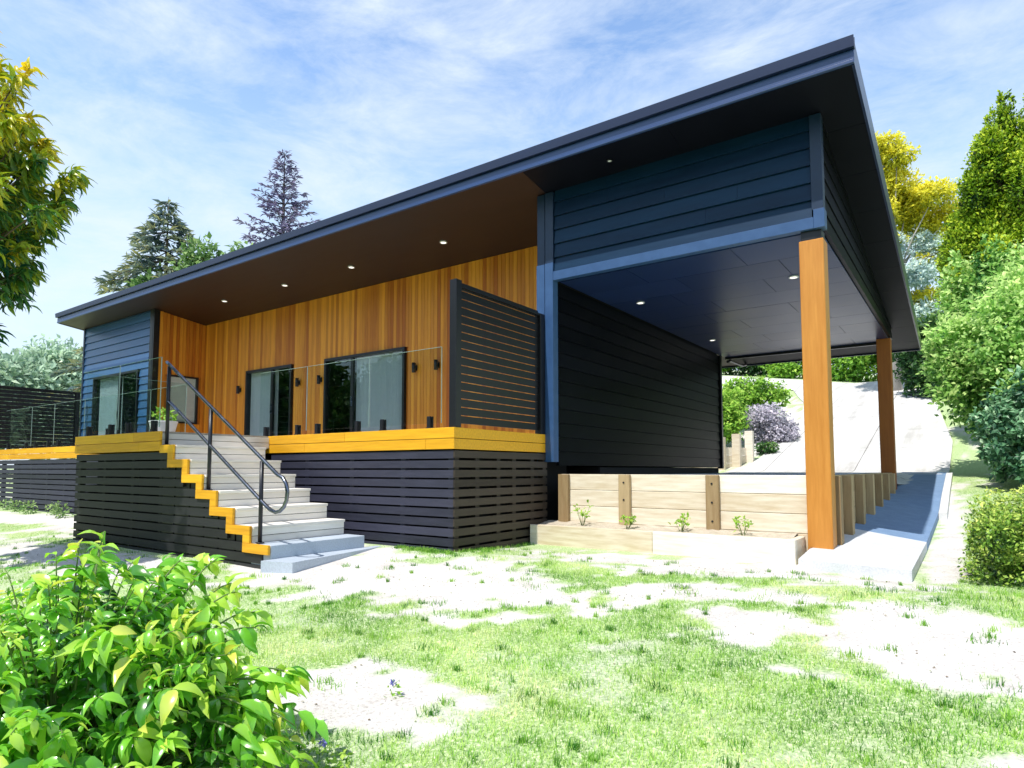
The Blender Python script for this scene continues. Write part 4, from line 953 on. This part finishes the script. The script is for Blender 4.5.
sb = [(np.array([gx + rs0.uniform(-2.2, 2.8), gy + rs0.uniform(-1.2, 1.2), rs0.uniform(8.5, 13.6)]), rs0.uniform(.5, .95), .05 * rs0.normal()) for _ in range(24)]
V, Fq, T = blob_leaves(sb, 75, .20, 'simple', inner=.4, cluster=10); arrays_mesh('lower_crown', V, Fq, T, M['silver'], t)
mb = MB(); top = np.array([gx, gy, 11.0]); mb.tube([(gx, gy, 4), (gx - .1, gy, 8), top], [.34, .26, .2], 8)
for c, r, tb in gb + sb: mb.tube([top - [0, 0, 2] if c[2] < 12 else top, (top + c) / 2 + [0, 0, .3], c], [.06, .04, .015], 5)
mb.build('trunk', M['barkpale'], t)
# tall dense cypress pair at the right edge
def cypress(label, x, y, spec, seed):
    rs_ = np.random.default_rng(seed); bl = []
    for (dx, zt, w, zb_) in spec:
        for f in np.linspace(0, 1, 11):
            z = zb_ + (zt - zb_) * f; r = w * (1 - f ** 2.2) ** .9 + .30
            for j in range(3 if r > .6 else 1):
                a = rs_.uniform(0, 6.28); off = .45 * r if r > .6 else 0
                bl.append((np.array([x + dx + off * math.cos(a), y + off * math.sin(a), z]), (r * .75, r * .75, r * .9 + .25), .06 * rs_.normal()))
    for _ in range(26):
        a = rs_.uniform(2.4, 5.6); z = rs_.uniform(8, 14.2); k = 1.75 * (1 - ((z - 8) / 8.5) ** 1.6) + .5; bl.append((np.array([x + .6 + k * math.cos(a) * 1.15, y + k * math.sin(a), z]), (.5, .5, .85), .05 + .08 * rs_.normal()))
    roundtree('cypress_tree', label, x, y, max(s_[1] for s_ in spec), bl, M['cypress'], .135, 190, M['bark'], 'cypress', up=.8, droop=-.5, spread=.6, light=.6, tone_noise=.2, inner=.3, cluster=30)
cypress('dense green cypress with several pointed tops at the right edge', 7.5, 23.5, [(-.25, 15.0, 1.3, 6), (1.25, 15.4, 1.4, 5), (2.9, 17.2, 1.8, 4), (-1.25, 11.3, .9, 8), (.5, 11.8, 1.6, 5), (-.95, 12.9, .85, 8)], 6)

# big shrubs beside the driveway
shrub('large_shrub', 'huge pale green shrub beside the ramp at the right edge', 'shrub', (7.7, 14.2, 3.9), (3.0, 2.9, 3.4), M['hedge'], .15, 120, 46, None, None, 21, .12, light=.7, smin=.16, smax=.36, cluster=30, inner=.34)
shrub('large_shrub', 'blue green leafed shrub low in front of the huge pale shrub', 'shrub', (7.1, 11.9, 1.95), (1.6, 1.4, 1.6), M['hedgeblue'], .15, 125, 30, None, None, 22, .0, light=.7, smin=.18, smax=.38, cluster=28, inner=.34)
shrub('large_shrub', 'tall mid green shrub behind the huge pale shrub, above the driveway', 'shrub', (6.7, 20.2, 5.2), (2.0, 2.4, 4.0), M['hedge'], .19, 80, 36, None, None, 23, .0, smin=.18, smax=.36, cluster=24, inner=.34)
shrub('large_shrub', 'dark green shrub at top right of the driveway behind the rear post', 'shrub', (4.6, 31.0, 6.3), (2.1, 2.4, 2.8), M['darkbush'], .26, 45, 14, None, None, 24, 0, cluster=18)
shrub('large_shrub', 'deep green shrub on the bank behind the top of the driveway', 'shrub', (2.7, 43, 9.4), (3.2, 2.4, 3.2), M['darkbush'], .32, 30, 14, None, None, 25, 0, cluster=18)
for i, (x, y, r, m, l) in enumerate(((-.6, 42.0, 2.4, 'bush', 'bright green bushy mound on the bank beyond the driveway top'), (-4.5, 42.5, 2.2, 'bush', 'yellow green bushy mound left of the front post on far bank'), (-7.6, 43.5, 2.4, 'darkbush', 'darker bush on the far bank seen just left of the front post'),
                                     (-10.8, 43.5, 2.0, 'bush', 'green bush on the far bank, middle of the carport gap'), (-14.2, 44, 2.2, 'darkbush', 'green bush on the far bank beside the black wall edge'), (-18, 44, 2.4, 'bush', 'green bush on the far bank hidden partly by the black wall'))):
    zb = float(terrain(x, y)); shrub('bush', l, 'bush', (x, y, zb + r * .55), (r * 1.15, r * .9, r * .85), M[m], .3, 26, 9, 'bushes on the far bank', None, 30 + i, .1)
shrub('bush', 'bright green bush above the weathered post wall behind the carport', 'bush', (-3.0, 19.6, 3.3), (1.7, 1.3, 1.4), M['bush'], .17, 110, 12, None, None, 41, .15, cluster=18)
shrub('bush', 'second bright green bush behind the weathered post wall, nearer the lavender', 'bush', (-2.4, 23.5, 4.4), (1.7, 1.2, 1.2), M['bush'], .18, 90, 10, None, None, 42, .05, cluster=18)
shrub('lavender_bush', 'pale mauve flowering mound at the left edge of the driveway', 'bush', (-.95, 21, 2.85), (1.4, 1.1, 1.05), M['lav'], .13, 150, 10, None, None, 43, .1, cluster=16)
shrub('low_plant', 'low dark green plant at driveway edge under the mauve mound', 'plant', (-.55, 18.6, 1.85), (.5, .4, .32), M['darkbush'], .1, 220, 6, None, None, 44, .1)
# box hedge and grey plant at right
hb = thing('box_hedge', 'clipped low yellow green box bush right of the ramp', 'hedge', (6.7, 2.2, -.1)); rh = np.random.default_rng(51); bl = []
for hx in np.linspace(5.87, 7.6, 6):
    for hy in np.linspace(1.55, 2.95, 5):
        for hz3 in (.12, .40, .60):
            ed = .06 if abs(hx - 6.8) > .7 else 0
            bl.append((np.array([hx + .05 * rh.normal(), hy + .05 * rh.normal(), hz3 - ed + .035 * rh.normal()]), rh.uniform(.22, .30), .06 + .07 * rh.normal()))
V, Fq, T = blob_leaves(bl, 620, .045, 'simple', light=.75, inner=.25, cluster=22); arrays_mesh('foliage', V, Fq, T, M['box'], hb)
mb = MB()
for k in range(14): hx = rh.uniform(6.1, 7.5); hy = rh.uniform(1.7, 2.8); mb.tube([(hx, hy, -.2), (hx + .08 * rh.normal(), hy + .08 * rh.normal(), .5)], [.014, .006], 6)
mb.build('branches', M['bark'], hb)
shrub('lavender_bush', 'small grey mauve plant in front of the clipped box bush', 'plant', (6.55, .45, .08), (.42, .35, .22), M['lav'], .05, 900, 9, None, None, 52, -.12)

# far wood: a ring of distant trees reading as one mass
def far_wood():
    rs_ = np.random.default_rng(77); bl = []
    for i in range(150):
        a = rs_.uniform(R(150), R(208)); d = rs_.uniform(62, 105); x = 5.65 + d * math.cos(a); y = -6.6 + d * math.sin(a) * .9 + 22; z = float(terrain(x, y))
        h = rs_.uniform(8, 12.5) + (d - 62) * .09
        for j in range(4): bl.append((np.array([x + rs_.normal() * 2, y + rs_.normal() * 2, z + h * rs_.uniform(.35, .85)]), rs_.uniform(1.5, 2.8), .08 * rs_.normal()))
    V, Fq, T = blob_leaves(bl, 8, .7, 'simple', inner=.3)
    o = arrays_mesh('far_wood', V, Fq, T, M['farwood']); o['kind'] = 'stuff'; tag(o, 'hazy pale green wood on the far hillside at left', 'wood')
    bl = []
    for i in range(150):
        x = rs_.uniform(-85, 34); y = rs_.uniform(-36, -24) + (6 if x < -20 else 0); z = float(terrain(x, y)); h = rs_.uniform(8, 15)
        for j in range(4): bl.append((np.array([x + rs_.normal() * 1.8, y + rs_.normal() * 1.6, z + h * rs_.uniform(.1, .88)]), rs_.uniform(1.5, 2.8), .08 * rs_.normal()))
    V, Fq, T = blob_leaves(bl, 10, .6, 'simple', inner=.3)
    o = arrays_mesh('garden_wood', V, Fq, T, M['darkbush']); o['kind'] = 'stuff'; tag(o, 'dark garden trees mirrored in the glass doors', 'wood')
far_wood()

# ------------------------------------------------------------------ sky, sun, camera
RATIO = 1.78; SX = .09
sun_dir = np.array([-SX, -1.0, RATIO]); sun_dir /= np.linalg.norm(sun_dir)
elev = math.asin(sun_dir[2]); azim = math.atan2(sun_dir[0], sun_dir[1])
W = bpy.data.worlds.new('World'); SC.world = W; W.use_nodes = True; t = W.node_tree
for n in list(t.nodes): t.nodes.remove(n)
out = t.nodes.new('ShaderNodeOutputWorld'); bg = t.nodes.new('ShaderNodeBackground'); t.links.new(bg.outputs[0], out.inputs[0])
sky = t.nodes.new('ShaderNodeTexSky'); sky.sky_type = 'NISHITA'; sky.sun_disc = False; sky.sun_elevation = elev; sky.sun_rotation = azim % (2 * math.pi)
sky.air_density = 1.0; sky.dust_density = .6; sky.ozone_density = 1.5
tc = t.nodes.new('ShaderNodeTexCoord'); mp = N(t, 'ShaderNodeMapping'); mp.inputs['Scale'].default_value = (1.5, 2.0, 4.6); mp.inputs['Rotation'].default_value = (R(8), R(-14), R(25))
t.links.new(tc.outputs['Generated'], mp.inputs[0])
nz = N(t, 'ShaderNodeTexNoise', Scale=2.9, Detail=11.0, Roughness=.66, Distortion=.35); t.links.new(mp.outputs[0], nz.inputs['Vector'])
cl = ramp(t, nz.outputs['Fac'], [(.36, (.0, .0, .0)), (.70, (1, 1, 1))])
sx = N(t, 'ShaderNodeSeparateXYZ'); t.links.new(tc.outputs['Generated'], sx.inputs[0])
hz = N(t, 'ShaderNodeMapRange', interpolation_type='SMOOTHSTEP'); hz.inputs['From Min'].default_value = .62; hz.inputs['From Max'].default_value = .12
hz.inputs['To Min'].default_value = 0; hz.inputs['To Max'].default_value = .8; t.links.new(sx.outputs['Z'], hz.inputs[0])
mu = N(t, 'ShaderNodeMath', operation='MULTIPLY'); mu.inputs[1].default_value = .8; t.links.new(cl, mu.inputs[0])
gain = N(t, 'ShaderNodeMixRGB', blend_type='MULTIPLY'); gain.inputs[0].default_value = 1; gain.inputs[2].default_value = (1.9, 2.0, 2.05, 1)
t.links.new(sky.outputs[0], gain.inputs[1])
hm = N(t, 'ShaderNodeMixRGB'); t.links.new(hz.outputs[0], hm.inputs[0]); t.links.new(gain.outputs[0], hm.inputs[1]); hm.inputs[2].default_value = (5.2, 6.5, 7.6, 1)
mx = N(t, 'ShaderNodeMixRGB'); t.links.new(mu.outputs[0], mx.inputs[0]); t.links.new(hm.outputs[0], mx.inputs[1]); mx.inputs[2].default_value = (6.0, 6.7, 7.5, 1)
zd = N(t, 'ShaderNodeMapRange', interpolation_type='SMOOTHSTEP'); zd.inputs['From Min'].default_value = .62; zd.inputs['From Max'].default_value = .95
zd.inputs['To Min'].default_value = 1; zd.inputs['To Max'].default_value = .30; t.links.new(sx.outputs['Z'], zd.inputs[0])
zm = N(t, 'ShaderNodeVectorMath', operation='SCALE'); t.links.new(mx.outputs[0], zm.inputs[0]); t.links.new(zd.outputs[0], zm.inputs['Scale'])
t.links.new(zm.outputs[0], bg.inputs[0]); bg.inputs[1].default_value = .15

sl = bpy.data.lights.new('sun', 'SUN'); sl.energy = 5.0; sl.angle = R(.53); sl.color = (1, .955, .89)
so = bpy.data.objects.new('sun', sl); COL.objects.link(so)
from mathutils import Vector, Matrix
so.rotation_euler = Vector(tuple(-sun_dir)).to_track_quat('-Z', 'Y').to_euler(); so.location = (0, -10, 30)

cam = bpy.data.cameras.new('camera'); co = bpy.data.objects.new('camera', cam); COL.objects.link(co); SC.camera = co
yaw, pit = R(-35.495), R(3.794)
fw = Vector((math.sin(yaw) * math.cos(pit), math.cos(yaw) * math.cos(pit), math.sin(pit)))
co.location = (5.65, -6.575, 1.08); co.rotation_euler = fw.to_track_quat('-Z', 'Y').to_euler()
cam.sensor_width = 36; cam.lens = 36 * 641.17 / 1024; cam.shift_y = 42.8 / 1024; cam.clip_end = 2000; cam.clip_start = .05
SC.view_settings.view_transform = 'Standard'; SC.view_settings.look = 'None'; SC.view_settings.exposure = 0; SC.view_settings.gamma = 1
SC.render.resolution_x = 1024; SC.render.resolution_y = 768
SC.cycles.max_bounces = 8; SC.cycles.transparent_max_bounces = 16; SC.cycles.use_denoising = True
